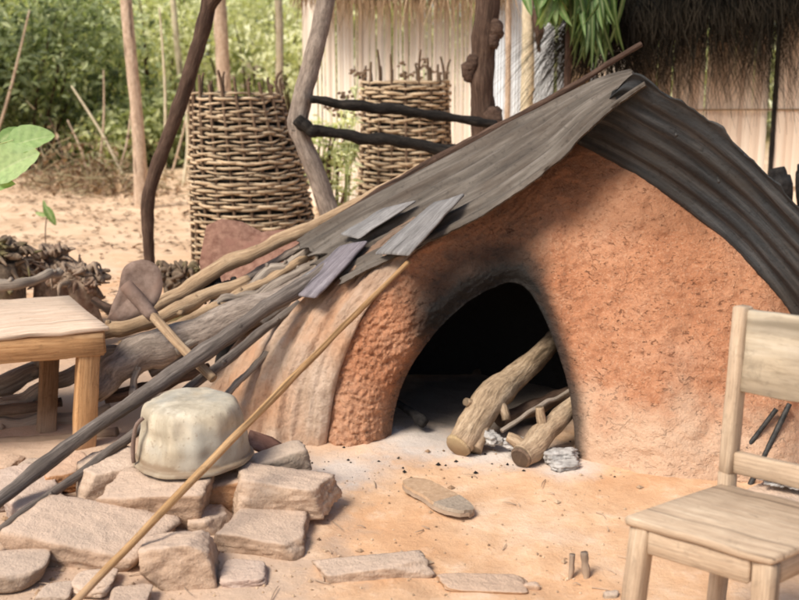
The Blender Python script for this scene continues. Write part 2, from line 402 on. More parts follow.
# ------------------------------------------------------------------ ground
ASH = [(G(300, 495), .22, .8), (G(345, 470), .25, .6), (G(420, 440), .35, .75), (G(500, 452), .30, .8), (G(565, 468), .2, .7)]
def gz(x, y):
    h = .018 * fbm(Vector((x * 1.1, y * 1.1, 3)), 3)
    if 0 < y < 8 and abs(x) < 5:
        h += .006 * fbm(Vector((x * 6, y * 6, 1)), 3) + .012 * sstep(.25, .7, n3(x * 2.4 + 4, y * 2.4, 7))
        h += (.025) * math.exp(-((x + .80) ** 2 / .16 + (y - 3.5) ** 2 / .16)) - .012 * sum(math.exp(-(((x - fx) * 1.0) ** 2 / .004 + (y - fy) ** 2 / .016)) for fx, fy in ((.35, 3.2), (.1, 3.0), (.62, 3.35), (.5, 2.95), (-.15, 3.2), (.3, 3.55)))
    if y > 9: h += .05 * fbm(Vector((x * .3, y * .3, 5)), 2)
    return h
def build_ground():
    xs = []; x = -3.2
    def spread(lo, hi, step, far, fs):
        a = [lo + i * step for i in range(int((hi - lo) / step) + 1)]; g = step; v = a[-1]
        while v < far: g *= 1.25; v += g; a.append(v)
        g = step; v = a[0]
        while v > fs: g *= 1.25; v -= g; a.insert(0, v)
        return a
    xs = spread(-2.6, 2.6, .022, 300, -300); ys = spread(2.3, 5.6, .022, 420, -6)
    mb = MB()
    mb.grid([[(Vector((x, y, gz(x, y))), (x, y, 0), .5, 0) for x in xs] for y in ys])
    m, nt, b = mat('sandy earth', 1.0, .05); N = NT(nt); v = N.pos()
    big = N.noise(v, 1.7, 6, .68, .6); f = N.noise(v, 9, 8, .65); fine = N.noise(v, 70, 7, .75)
    c = N.ramp(big, [(.36, (.62, .36, .20)), (.5, (.70, .45, .275)), (.64, (.74, .53, .37))])
    c = N.mix(N.ramp(f, [(.3, .5), (.55, 0.0)]), c, (.50, .29, .165))
    c = N.mix(N.ramp(f, [(.55, 0.0), (.75, .5)]), c, (.82, .66, .51))
    c = N.mix(N.ramp(fine, [(.6, 0.0), (.76, .45)]), c, (.27, .16, .10))
    s = N.node('ShaderNodeSeparateXYZ'); N.link(v, s.inputs[0])
    # greyer dust among the stones on the left, more orange in front of the oven
    lf = N.math('ADD', s.outputs[0], N.math('MULTIPLY', f, .7))
    near = N.ramp(N.math('MULTIPLY', s.outputs[1], .1), [(.50, 1.0), (.62, 0.0)])
    c = N.mix(N.math('MULTIPLY', N.ramp(lf, [(-.2 + .0, 1.0), (.25, 0.0)]), N.math('MULTIPLY', near, .8)), c, (.54, .40, .30))
    # far yard: pinkish, dry litter further back
    far = N.ramp(N.math('MULTIPLY', s.outputs[1], .05), [(.35, 0.0), (.46, 1.0)])
    c = N.mix(N.math('MULTIPLY', far, .7), c, N.ramp(N.noise(v, 1.6, 6, .7), [(.35, (.46, .33, .22)), (.5, (.72, .53, .37)), (.68, (.82, .65, .47))]))
    c = N.mix(N.math('MULTIPLY', N.ramp(N.math('MULTIPLY', s.outputs[1], .03), [(.5, 0.0), (.62, 1.0)]), .85), c, (.16, .13, .06))
    # ash spilled out of the mouth
    for p, rad, a in ASH:
        vm = N.node('ShaderNodeVectorMath', operation='DISTANCE'); N.link(v, vm.inputs[0]); vm.inputs[1].default_value = p
        dd = N.math('ADD', N.math('DIVIDE', vm.outputs['Value'], rad), N.math('MULTIPLY', N.math('SUBTRACT', f, .5), 1.1))
        c = N.mix(N.ramp(dd, [(.25, a), (.9, 0.0)]), c, (.66, .62, .58))
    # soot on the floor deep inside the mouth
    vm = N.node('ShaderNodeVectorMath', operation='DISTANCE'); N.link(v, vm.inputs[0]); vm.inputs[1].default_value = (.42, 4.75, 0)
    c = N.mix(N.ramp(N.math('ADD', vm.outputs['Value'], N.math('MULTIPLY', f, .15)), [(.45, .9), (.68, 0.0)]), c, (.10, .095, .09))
    N.link(c, b.inputs['Base Color'])
    N.bump(N.math('ADD', f, N.math('MULTIPLY', fine, .35)), b, .75, .02)
    tag(mb.build('ground', m), kind='structure')
build_ground()

# ------------------------------------------------------------------ rocks
def rock_mb(center, dims, seed, rotz=0, tilt=(0, 0), cuts=3, p=60, rough=.05, sub=5):
    r = random.Random(seed)
    pl = []
    for ax in range(3):
        for s_ in (-1, 1):
            n_ = Vector((0, 0, 0)); n_[ax] = s_
            n_ = (n_ + Vector((r.uniform(-.2, .2), r.uniform(-.2, .2), r.uniform(-.14, .14)))).normalized()
            pl.append((n_, r.uniform(.88, 1.0)))
    for _ in range(cuts):
        n_ = Vector((r.uniform(-1, 1), r.uniform(-1, 1), r.uniform(-.6, 1))).normalized(); pl.append((n_, r.uniform(.98, 1.2)))
    bm = bmesh.new(); bmesh.ops.create_icosphere(bm, subdivisions=sub, radius=1)
    rot = Matrix.Rotation(rotz, 3, 'Z') @ Matrix.Rotation(tilt[0], 3, 'X') @ Matrix.Rotation(tilt[1], 3, 'Y')
    mb = MB()
    for v in bm.verts:
        d = v.co.normalized()
        rr = sum(max(0, n_.dot(d) / h) ** p for n_, h in pl) ** (-1 / p)
        q = d * rr
        nz = fbm(q * 2.3 + Vector((seed * 3.1, 0, 0)), 5) * rough + fbm(q * 9 + Vector((0, seed, 0)), 3) * rough * .35 - rough * 1.1 * max(0, fbm(q * 3.6 + Vector((0, 0, seed)), 3) - .25)
        q = q * (1 + nz)
        w = rot @ Vector((q.x * dims[0] / 2, q.y * dims[1] / 2, q.z * dims[2] / 2))
        mb.vert(w + Vector(center), None, r.random(), 0)
    for f in bm.faces: mb.face(*[v.index for v in f.verts])
    bm.free(); return mb
def stone_px(x0, y0, x1, y1, Y, depth, label, matn='stone', seed=1, rotz=0, tilt=(0, 0), group=None, name='stone', cat='stone', **k):
    """stone filling the photo box x0..x1, y0..y1 at distance Y"""
    c = P((x0 + x1) / 2, (y0 + y1) / 2, Y); s_ = mpp(math.hypot(Y, CAMZ - c.z))
    vis_h = (y1 - y0) * s_; pitch = math.atan2(CAMZ - c.z, Y)
    h = max(.03, (vis_h - depth * math.sin(pitch)) / math.cos(pitch))
    mb = rock_mb(c, ((x1 - x0) * s_ * 1.03, depth * 1.1, h * 1.10), seed, rotz, tilt, **k)
    o = mb.build(name, M[matn], origin=c)
    return tag(o, label, cat, group)

g_ = 'stones of the pile around the upturned pot'
stone_px(108, 468, 209, 531, 3.46, .22, 'broad block of pale stone carrying the front rim of the upturned pot', 'stone', 11, R(-6), group=g_)
stone_px(77, 452, 132, 512, 3.62, .2, 'upright pale stone wedged left of the block that carries the pot', 'stone', 12, R(20), group=g_)
stone_px(27, 503, 160, 584, 3.24, .32, 'largest flat slab of the stone pile, sloping at its lower left', 'stone', 13, R(-14), (R(7), R(6)), group=g_)
stone_px(147, 527, 213, 596, 3.06, .2, 'wedge shaped stone standing right of the largest flat slab', 'stone', 14, R(12), (R(-8), R(-6)), group=g_)
stone_px(233, 466, 329, 518, 3.5, .2, 'faceted block at the right end of the pile casting a shadow on ash', 'stone', 15, R(-8), group=g_)
stone_px(198, 471, 238, 515, 3.55, .14, 'small orange stone squeezed between the two upper blocks', 'stone_orange', 16, R(15), group=g_)
stone_px(222, 510, 309, 563, 3.3, .24, 'low flat topped block under the faceted right hand stone', 'stone', 17, R(-5), group=g_)
stone_px(236, 446, 308, 482, 3.72, .16, 'grey rounded stone leaning behind the faceted right hand block', 'stone_grey', 18, R(20), (0, R(-12)), group=g_, p=8)
stone_px(-25, 466, 52, 512, 3.62, .25, 'pinkish slab at the left edge under the dark pole', 'stone_pink', 19, R(16), group=g_)
stone_px(44, 454, 92, 492, 3.75, .2, 'warm tan stone between the two dark poles', 'stone_orange', 20, R(25), group=g_)
stone_px(8, 484, 60, 524, 3.5, .18, 'rounded pale stone touching the thinner dark pole', 'stone_pink', 21, R(40), group=g_, p=9)
stone_px(-14, 455, 20, 473, 3.95, .16, 'small brown stone at the left edge behind the pinkish slab', 'stone_orange', 22, 0, group=g_, p=8)
stone_px(22, 457, 46, 472, 3.95, .1, 'little grey stone behind the pinkish slab', 'stone_grey', 23, 0, group=g_, p=8)
stone_px(-18, 546, 45, 589, 3.02, .2, 'smooth greenish grey boulder in the bottom left corner', 'stone_grey', 24, R(10), group=g_, p=7, rough=.02)
stone_px(72, 570, 112, 596, 2.96, .13, 'small rounded stone below the largest flat slab', 'stone', 25, 0, group=g_, p=8)
stone_px(222, 560, 268, 588, 3.04, .14, 'pale lump of stone in the dust below the low flat topped block', 'stone_pink', 26, 0, group=g_, p=8)
stone_px(40, 583, 72, 604, 2.9, .1, 'grey pebble sized stone at the bottom edge below the slab', 'stone_grey', 27, 0, group=g_, p=8)
stone_px(110, 588, 150, 612, 2.85, .12, 'half buried stone at the bottom edge under the cane', 'stone', 28, 0, group=g_, p=8)
stone_px(186, 500, 232, 560, 3.42, .2, 'dusty stone buried in the middle of the pile behind the wedge shaped one', 'stone', 29, R(8), group=g_)
stone_px(150, 478, 262, 520, 3.75, .3, 'shaded stone under the back of the pot', 'stone_grey', 32, R(8), group=g_)
def flat_stone(px, py, wpx, dm, hm, label, matn, seed, rotz=0, **k):
    c = G(px, py); c.z = gz(c.x, c.y) - hm * .10
    o = rock_mb(c, (wpx * mpp(c.y * 1.1), dm, hm), seed, rotz, **k).build('stone', M[matn], origin=c)
    tag(o, label, 'stone', 'stones lying in the sand before the oven')
flat_stone(378, 569, 106, .13, .07, 'long flat stone bedded in the sand at the bottom centre', 'stone', 41, R(10))
flat_stone(486, 580, 92, .13, .03, 'sand covered flat stone to the right of the long bedded one', 'stone_orange', 42, R(-4), p=8)
flat_stone(532, 582, 16, .035, .04, 'pebble at the right end of the sand covered stone', 'stone', 43, p=7, sub=3)
flat_stone(611, 594, 16, .03, .03, 'dark pebble beside the left front chair leg', 'stone_grey', 44, p=7, sub=3)

# ------------------------------------------------------------------ mud oven
XB = [-.45, -.25, 0.0, .35, .65, 1.0, 1.35, 1.7, 1.95]; YB = [4.3, 4.2, 4.24, 4.16, 3.97, 3.80, 3.78, 4.0, 4.4]
def Yw(x, z):
    lean = .14 + .30 * sstep(-.1, .7, x)
    return interp(XB, YB, x) + lean * max(z, 0) + .10 * max(0, z - .8)
def wallpt(px, py, off=0.0):
    Y = 4.2
    for _ in range(40):
        p = P(px, py, Y); Y = Y * .5 + .5 * (Yw(p.x, p.z) + off)
    return P(px, py, Y)
IN = [(391, 446), (395, 415), (405, 383), (422, 354), (446, 325), (470, 304), (495, 290), (514, 285), (530, 293), (546, 320), (560, 355), (571, 392), (576, 430), (577, 470)]
OUT = [(326, 455), (330, 415), (340, 368), (356, 325), (383, 285), (420, 246), (500, 190), (592, 122), (690, 172), (775, 248), (842, 335), (870, 430), (872, 490), (868, 560)]
NA, NR = 420, 110
inn = [Vector(c) for c in catmull([tuple(wallpt(*p)) for p in IN], NA)]
out = [Vector(c) for c in catmull([tuple(wallpt(*p)) for p in OUT], NA)]
oven = empty('clay_oven', (.65, 4.3, 0), 'big domed orange mud oven with a soot blackened arched mouth', 'oven')
def mudnoise(p, legw):
    a = .014 * fbm(p * 4, 4) + .009 * fbm(p * 17 + Vector((5, 0, 0)), 3) + .005 * fbm(p * 46, 2)
    lump = noise.voronoi(Vector((p.x * 9 + .35 * fbm(p * 7, 2), p.y * 9, p.z * 13)))[0]
    a += .012 * (1 - min(1, lump[0] * 1.1)) * sstep(-.25, .3, n3(p.x * 2.1, p.z * 2.1, 8)) * (.35 + .65 * sstep(-.4, .5, 1.0 - p.z))
    flaky = fbm(Vector((p.x * 16, p.y * 16, p.z * 30)), 4)
    return a + legw * (.013 * abs(flaky) + .006 * fbm(p * 55, 3))
def build_oven():
    mb = MB(); rows = []
    # cavity rows first (deep to mouth), then the front face, then the shell going back
    cen = Vector((.38, 4.95, .0))
    for k in range(10):                                   # inside of the mouth
        t = 1 - k / 10
        row = []
        for i in range(NA + 1):
            a = inn[i]; widen = 1 + .55 * math.sin(t * math.pi * .55)
            q = Vector((cen.x + (a.x - cen.x) * widen, a.y + t * 1.0, max(-.05, a.z * (1 + .12 * math.sin(t * 3)))))
            if t > .85: q = cen + (q - cen) * (1 - (t - .85) / .15 * .96) + Vector((0, .25 * (t - .85) / .15, 0))
            q = q + Vector((0, 0, .012 * fbm(q * 8, 3)))
            row.append((q, None, .5, 1.3))
        rows.append(row)
    for j in range(NR + 1):
        t = j / NR; row = []
        for i in range(NA + 1):
            u = i / NA
            q = inn[i].lerp(out[i], t)
            q.y = Yw(q.x, q.z)
            lip = math.exp(-(t * (out[i] - inn[i]).length / .045) ** 2)
            q.y += .05 * lip                              # rounded lip
            leg = (1 - sstep(.26, .40, u))
            nz = mudnoise(q, leg)
            swell = .035 * math.sin(math.pi * min(1, t * 1.0)) * leg   # the left jamb is a fat roll of clay
            q.y -= nz * (1 if t < .97 else .4) + swell
            dist = (q - inn[i]).length
            side = sstep(.2, .33, u) * (1 - .55 * sstep(.66, .9, u))
            reach = .03 + .155 * side * (1 - .86 * sstep(.50, .68, u))
            soot = math.exp(-(dist / reach) ** 1.5) * (.35 + .9 * side)
            soot = max(soot, sstep(.88, .99, t) * .7 * sstep(.30, .42, u) * (1 - sstep(.78, .9, u)))  # shade under the sheet edge, painted in through the soot mask
            if lip > .3: soot = max(soot, lip * (.45 + .6 * side))
            row.append((q, None, .5, soot))
        rows.append(row)
    back = Vector((.75, 5.35, .35))
    for k in range(1, 9):                                 # shell behind the face
        t = k / 8; row = []
        for i in range(NA + 1):
            a = out[i]; s_ = math.cos(t * math.pi / 2) ** .7 if t < 1 else 0.0
            q = Vector((back.x + (a.x - back.x) * s_, a.y + (back.y + .35 - a.y) * math.sin(t * math.pi / 2), back.z * 0 + a.z * (s_ ** .8) - .03 * (1 - s_)))
            q.z -= .12 * min(1, t * 3) * sstep(.3, .9, a.z)
            row.append((q, None, .5, 0))
        rows.append(row)
    mb.grid(rows)
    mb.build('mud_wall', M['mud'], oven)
build_oven()
def build_flank():
    front = [(322, 478), (328, 430), (334, 392), (344, 358), (360, 322), (386, 284), (418, 248), (450, 225)]
    Fp = []
    for i, p in enumerate(front):
        off = -.035
        Fp.append(wallpt(p[0], p[1], off))
    back = [P(196, 470, 4.2), P(200, 425, 4.4), P(212, 385, 4.55), P(235, 345, 4.68), P(270, 308, 4.74), P(305, 280, 4.80), P(345, 250, 4.84), P(390, 225, 4.86)]
    n1, n2 = 120, 90
    A = [Vector(c) for c in catmull([tuple(p) for p in Fp], n1)]; B = [Vector(c) for c in catmull([tuple(p) for p in back], n1)]
    mb = MB(); rows = []
    for i in range(n1 + 1):
        row = []; s_ = 1 - i / n1
        # turned-in edge over the orange jamb
        e = A[i] + Vector((.012, .07, -.0)); row.append((e, (s_ * 1.3, -.05, 0), .5, 0))
        for j in range(n2 + 1):
            t = j / n2; q = A[i].lerp(B[i], t)
            bul = math.sin(math.pi * t) ** .8 * .07
            q += Vector((-.25, -.75, .5)).normalized() * bul
            ang = t * 7 + .8 * n3(s_ * 2.5, t * 3, 1)
            groove = abs(math.sin(ang * 1.6 + 1.2 * s_)) ** .6
            q += Vector((-.2, -.8, .4)) * (.034 * (groove - .6) * sstep(0, .08, t) + .020 * fbm(Vector((s_ * 2.2, t * 16, 2)), 4) + .013 * fbm(q * 13, 4))
            row.append((q, (s_ * 1.3, t * .75, 0), .5, 0))
        rows.append(row)
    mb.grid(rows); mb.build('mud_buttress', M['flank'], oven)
build_flank()

# ------------------------------------------------------------------ roofing sheets
def sheet_mb(F, W, nu, nv, ext=1.0, amp=.008, pitch=.07, ragged=.012, seed=1, thick=.003, wob=.02):
    """ruled sheet between front edge F and W, corrugated along the edges"""
    A = [Vector(c) for c in catmull([tuple(p) for p in F], nu)]; B = [Vector(c) for c in catmull([tuple(p) for p in W], nu)]
    wid = sum((b - a).length for a, b in zip(A, B)) / len(A) * ext
    mb = MB(); pts = []
    L = [0]
    for i in range(nu): L.append(L[-1] + (A[i + 1] - A[i]).length)
    for i in range(nu + 1):
        row = []
        T = (A[min(i + 1, nu)] - A[max(i - 1, 0)]).normalized()
        D = (B[i] - A[i]); Nn = T.cross(D).normalized()
        if Nn.z < 0: Nn = -Nn
        for j in range(nv + 1):
            v = j / nv * ext; jag = 0
            e = ragged * (fbm(Vector((L[i] * 9 + seed, seed, 0)), 4) + .6 * math.sin(L[i] * 40 + seed) * n3(L[i] * 3, seed))
            if j == 0: jag = e
            elif j == 1: jag = e * .6
            q = A[i] + D * v + D.normalized() * jag
            w = j / nv * wid
            q = q + Nn * (amp * math.sin(w / pitch * 2 * math.pi) + wob * n3(L[i] * 2.2 + seed, w * 2.2, 4))
            if i in (0, nu): q = q + T * ragged * 1.5 * n3(w * 18, seed * 2)
            if i > nu - 14: q = q + T * ragged * 5.0 * ((i - nu + 14) / 14) ** 1.5 * (fbm(Vector((w * 11, seed * 2, 1)), 3) - .2)
            row.append((q, Nn, (L[i], w, 0)))
        pts.append(row)
    top = mb.grid([[(q + n_ * thick, g, .5, 0) for q, n_, g in r] for r in pts])
    bot = mb.grid([[(q - n_ * thick, g, .5, 0) for q, n_, g in r] for r in pts])
    for i in range(nu):
        mb.face(top[i][0], bot[i][0], bot[i + 1][0], top[i + 1][0]); mb.face(top[i][-1], top[i + 1][-1], bot[i + 1][-1], bot[i][-1])
    for j in range(nv):
        mb.face(top[0][j], top[0][j + 1], bot[0][j + 1], bot[0][j]); mb.face(top[-1][j], bot[-1][j], bot[-1][j + 1], top[-1][j + 1])
    return mb
LF = [P(647, 86, 4.0), P(622, 102, 4.10), P(592, 126, 4.18), P(552, 168, 4.20), P(500, 207, 4.22), P(440, 236, 4.27), P(378, 264, 4.32), P(332, 292, 4.36)]
LW = [P(630, 71, 4.55), P(600, 78, 4.66), P(560, 96, 4.72), P(530, 112, 4.76), P(490, 133, 4.80), P(430, 164, 4.86), P(350, 208, 4.92), P(296, 240, 4.96)]
ls = sheet_mb(LF, LW, 150, 150, seed=3, ragged=.022, wob=.018, amp=.011, pitch=.088)
o = ls.build('roofing_sheet', M['sheet_left'], origin=P(500, 170, 4.4))
tag(o, 'weathered grey brown corrugated sheet sloping down the left of the oven roof', 'roofing sheet', 'corrugated sheets roofing the oven')
def wl(px, py): return wallpt(px, py, .0)
RF = [P(606, 106, 4.26), P(632, 76, 4.06), P(660, 89, 4.0), P(698, 112, 3.96), P(732, 141, 3.92), P(768, 175, 3.88), P(806, 213, 3.83), P(860, 264, 3.74), P(905, 310, 3.66)]
RW = [wl(572, 140), wl(588, 148), wl(622, 166), wl(660, 190), wl(697, 217), wl(735, 248), wl(772, 290), wl(800, 330), wl(830, 372)]
rs = sheet_mb(RF, RW, 170, 120, ext=1.3, seed=8, ragged=.022, pitch=.09, amp=.0062, wob=.016)
ro = rs.build('roofing_sheet', M['sheet_right'], origin=P(720, 160, 3.8))
tag(ro, 'smoke blackened corrugated sheet hanging over the right of the oven', 'roofing sheet', 'corrugated sheets roofing the oven')
for (px, py) in ((719, 177), (677, 131)):
    t = .42 if px > 700 else .3
    a = P(px, py, 4.0)
    mb = MB()
    mb.tube([a + Vector((-.012, -.05, -.012)), a + Vector((.0, .02, .0))], [.006, .004], seg=8, n=3, amp=0)
    mb.build('nail', M['iron'], ro)

# boards weighing the roof down, lying on the left sheet
def plane_at(px, py):
    """point of the left roof plane"""
    a, b, c = P(552, 168, 4.20), P(378, 264, 4.32), P(430, 164, 4.86)
    n_ = (b - a).cross(c - a).normalized(); d = ray(px, py); o_ = Vector((0, 0, CAMZ))
    t = (a - o_).dot(n_) / d.dot(n_); return o_ + d * t, (n_ if n_.z > 0 else -n_)
def roof_board(c4, lift, th, matn, label):
    pts = []
    for i, (x, y) in enumerate(c4):
        p, n_ = plane_at(x, y); pts.append(p + n_ * (lift if not hasattr(lift, '__len__') else lift[i]))
    mb = MB(); mb.board([p for p in pts] + [p + n_ * th for p in pts], bev=.006, div=14, wob=.006)
    tag(mb.build('board', M[matn], origin=pts[0]), label, 'board', 'boards laid on the oven roof')
roof_board([(378, 259), (439, 208), (471, 202), (414, 264)], (.02, .022, .035, .035), .014, 'slate_board', 'pale grey slab with a clean edge lying above the arch shoulder')
roof_board([(291, 301), (346, 252), (372, 246), (321, 306)], (.03, .022, .022, .03), .016, 'purple_board', 'purplish grey board lowest of the three on the roof')
roof_board([(345, 241), (388, 213), (422, 206), (366, 248)], (.03, .02, .025, .045), .012, 'slate_board', 'cracked grey board between the pale slab and the purplish one')

# ------------------------------------------------------------------ poles and branches
def pole(pts, rad_px, matn, label, name='pole', cat='pole', group=None, seg=12, amp=.10, extra=None, freq=11):
    W = [P(*p) for p in pts]
    rr = [r * mpp(p[2]) for r, p in zip(rad_px, pts)] if hasattr(rad_px, '__len__') else [rad_px * mpp(p[2]) for p in pts]
    mb = MB(); W2 = [W[0]]; r2 = [rr[0]]
    for i in range(len(W) - 1):                              # natural kinks between the joints
        for q in (.33, .67):
            k = min(rr) * {'bamboo': .2, 'soot_wood': .2, 'dark_pole': .3, 'brown_bark': .12, 'grey_bark': .2}.get(matn, .4)
            W2.append(W[i].lerp(W[i + 1], q) + Vector((0, rng.gauss(0, k), rng.gauss(0, k)))); r2.append((rr[i] * (1 - q) + rr[i + 1] * q) * rng.uniform(.9, 1.1))
        W2.append(W[i + 1]); r2.append(rr[i + 1])
    mb.tube(W2, r2, seg=seg, amp=amp, freq=freq)
    if matn in ('dark_pole', 'grey_wood', 'tan_pole') and max(rr) > .012:      # knots and twig stubs
        for _ in range(3):
            i = rng.randrange(1, len(W2) - 1); d = Vector((rng.gauss(0, .5), -abs(rng.gauss(.4, .4)), rng.gauss(.5, .5))).normalized()
            mb.tube([W2[i] + d * r2[i] * .3, W2[i] + d * r2[i] * 1.35 + (W2[i] - W2[i - 1]).normalized() * r2[i] * .5], [r2[i] * .55, r2[i] * .3], seg=7, n=3, amp=.2)
    if extra: extra(mb, W, rr)
    o = mb.build(name, M[matn], origin=W[0])
    return tag(o, label, cat, group)
def CANE(t):
    a, b = P(72, 606, 2.80), P(409, 262, 4.20); q = a.lerp(b, t) + Vector((0, -.012 * math.sin(math.pi * t), .012 * math.sin(math.pi * t)))
    # straight cane expressed as photo coordinates for pole()
    v = q - Vector((0, 0, CAMZ)); f_ = v.y * math.cos(PITCH) - v.z * math.sin(PITCH); u = v.y * math.sin(PITCH) + v.z * math.cos(PITCH)
    return (400 + FPX * v.x / f_, 300 - FPX * u / f_, q.y)
gp = 'poles leaning on the left of the oven'
pole([(-60, 545, 3.12), (0, 500, 3.36), (100, 424, 3.76), (210, 349, 4.14), (300, 288, 4.42), (352, 250, 4.6)], (6.5, 7, 7.5, 8.5, 8.5, 7), 'dark_pole', 'thick dark pole slanting from the left edge up onto the roof boards', group=gp)
pole([(-50, 566, 3.02), (0, 531, 3.22), (70, 481, 3.52), (130, 437, 3.78), (200, 380, 4.14), (262, 331, 4.42), (300, 303, 4.52)], (4.5, 5, 5, 5, 5, 5, 4), 'dark_pole', 'thinner grey pole just below the thick dark one', group=gp)
pole([CANE(0), CANE(.2), CANE(.4), CANE(.6), CANE(.8), CANE(1)], (4.6, 4.4, 4.2, 3.6, 3.1, 2.6), 'bamboo', 'long yellow cane crossing the pot and stones in front', 'cane', 'cane', amp=.03)
pole([(148, 312, 4.85), (200, 281, 4.95), (250, 255, 5.0), (300, 232, 5.05), (345, 211, 5.1), (420, 170, 5.1)], (8, 8, 7.5, 7, 7, 5), 'tan_pole', 'pale tan pole resting highest at the left of the roof', group=gp)
pole([(60, 352, 4.5), (110, 330, 4.62), (160, 318, 4.7), (205, 296, 4.8), (250, 280, 4.9)], (8, 8, 7.5, 7, 6), 'tan_pole', 'short tan pole passing behind the table corner', group=gp)
pole([(330, 226, 5.02), (380, 192, 5.08), (440, 158, 5.1), (500, 127, 5.12), (560, 94, 5.15), (642, 44, 5.2)], (5, 5, 4.5, 4.5, 3.6, 2.6), 'brown_bark', 'thin dark pole along the rear edge of the left roof sheet', group=gp)
pole([(96, 392, 4.3), (112, 372, 4.36), (135, 357, 4.42), (175, 343, 4.5), (235, 318, 4.6), (300, 290, 4.72), (345, 262, 4.85)], (12, 16, 19, 19, 17, 14, 11), 'grey_bark', 'heavy pale grey log with a drooping left end behind the hoe handle', 'log', 'log', amp=.12, seg=18)
pole([(205, 312, 4.75), (225, 298, 4.78), (258, 296, 4.8), (300, 275, 4.85), (340, 250, 4.9)], (4, 4.5, 5, 6, 6), 'grey_wood', 'crooked grey branch squeezed between the pale log and the dark pole', 'branch', 'branch', amp=.15)
pole([(240, 292, 4.86), (285, 268, 4.9), (330, 240, 4.95), (385, 210, 5.0)], (5, 6, 6, 5), 'grey_wood', 'straight grey branch just under the rear tan pole', 'branch', 'branch', amp=.12)
pole([(150, 372, 4.45), (210, 344, 4.5), (270, 308, 4.55), (330, 272, 4.62)], (6, 6, 6, 5), 'dark_pole', 'dark branch lying directly beneath the thick dark pole', 'branch', 'branch', amp=.15)
pole([(105, 398, 4.35), (160, 386, 4.45), (210, 368, 4.55)], (7, 7, 6), 'brown_bark', 'dark short log in shade under the pale grey log', 'log', 'log', amp=.12)
pole([(133, 398, 4.3), (134, 380, 4.33), (139, 368, 4.36)], (4, 4, 4), 'grey_wood', 'stubby grey prop under the pale grey log', 'prop', 'prop')
gt = 'old sticks and planks sliding off the oven roof'
for pts_, r_, m_, lab, nm in (
    ([(176, 352, 4.42), (240, 312, 4.6), (300, 272, 4.78), (352, 236, 4.9)], (5, 5, 4.5, 4), 'grey_wood', 'grey stick running just above the thick dark pole to the sheet corner', 'branch'),
    ([(120, 345, 4.62), (190, 320, 4.72), (262, 284, 4.86), (318, 250, 4.95)], (5, 6, 5, 4), 'tan_pole', 'tan stick lying along the top of the pale grey log', 'branch'),
    ([(262, 322, 4.5), (300, 297, 4.6), (345, 268, 4.66), (375, 240, 4.7)], (4, 4.5, 4, 3), 'dark_pole', 'short dark stick under the purplish board', 'branch'),
    ([(205, 322, 4.68), (260, 300, 4.76), (310, 268, 4.88)], (6, 5, 4), 'brown_bark', 'split brown branch between the pale grey log and the roof sheet', 'branch'),
    ([(225, 292, 5.0), (275, 262, 5.04), (335, 228, 5.06)], (3.5, 4, 3), 'grey_bark', 'thin grey branch close under the rusty sheet', 'branch'),
    ([(222, 400, 4.18), (268, 352, 4.42), (312, 312, 4.6), (352, 284, 4.66)], (3.6, 3.6, 3.2, 3), 'grey_wood', 'thin grey stick pressed on the upper edge of the dusty clay flank', 'branch')):
    pole(pts_, r_, m_, lab, nm, 'branch', gt, amp=.2, freq=16)
def plank(a, b_, w, th, up, matn, label):
    mb = MB(); A, B = P(*a), P(*b_); mb.beam(A, B, w, th, up=up, div=24, wob=.010, bev=.004)
    tag(mb.build('plank', M[matn], origin=A), label, 'plank', gt)
plank((168, 366, 4.46), (330, 262, 4.80), .085, .016, (-.25, -.55, .8), 'grey_wood', 'weathered grey plank between the pale log and the thick dark pole')
plank((255, 318, 4.60), (392, 222, 4.72), .075, .014, (-.3, -.5, .8), 'slate_board', 'dark grey plank sliding from under the purplish board')
gl = 'logs stacked under the table'
pole([(-30, 402, 4.55), (10, 383, 4.6), (48, 356, 4.7), (90, 335, 4.8)], (11, 11, 10, 8), 'grey_wood', 'uppermost pale log under the table, slanting', 'log', 'log', gl, amp=.1, seg=16)
pole([(-10, 408, 4.45), (40, 390, 4.5), (80, 370, 4.6), (120, 352, 4.65)], (8, 8, 8, 7), 'grey_wood', 'second slanting log under the table, just below the uppermost', 'log', 'log', gl, amp=.1, seg=16)
pole([(-30, 411, 4.4), (20, 409, 4.42), (62, 402, 4.45)], (6, 6, 5), 'brown_bark', 'dark level stick under the table between slanting and level logs', 'log', 'log', gl, amp=.1)
pole([(-40, 428, 4.4), (20, 427, 4.42), (75, 420, 4.46), (112, 408, 4.5)], (8, 9, 8, 7), 'grey_wood', 'level grey log behind the dark table leg', 'log', 'log', gl, amp=.12, seg=16)
pole([(-40, 446, 4.2), (20, 444, 4.22), (80, 440, 4.28), (118, 432, 4.3)], (7, 7, 7, 6), 'brown_bark', 'lowest log on the ground under the table', 'log', 'log', gl, amp=.12, seg=16)

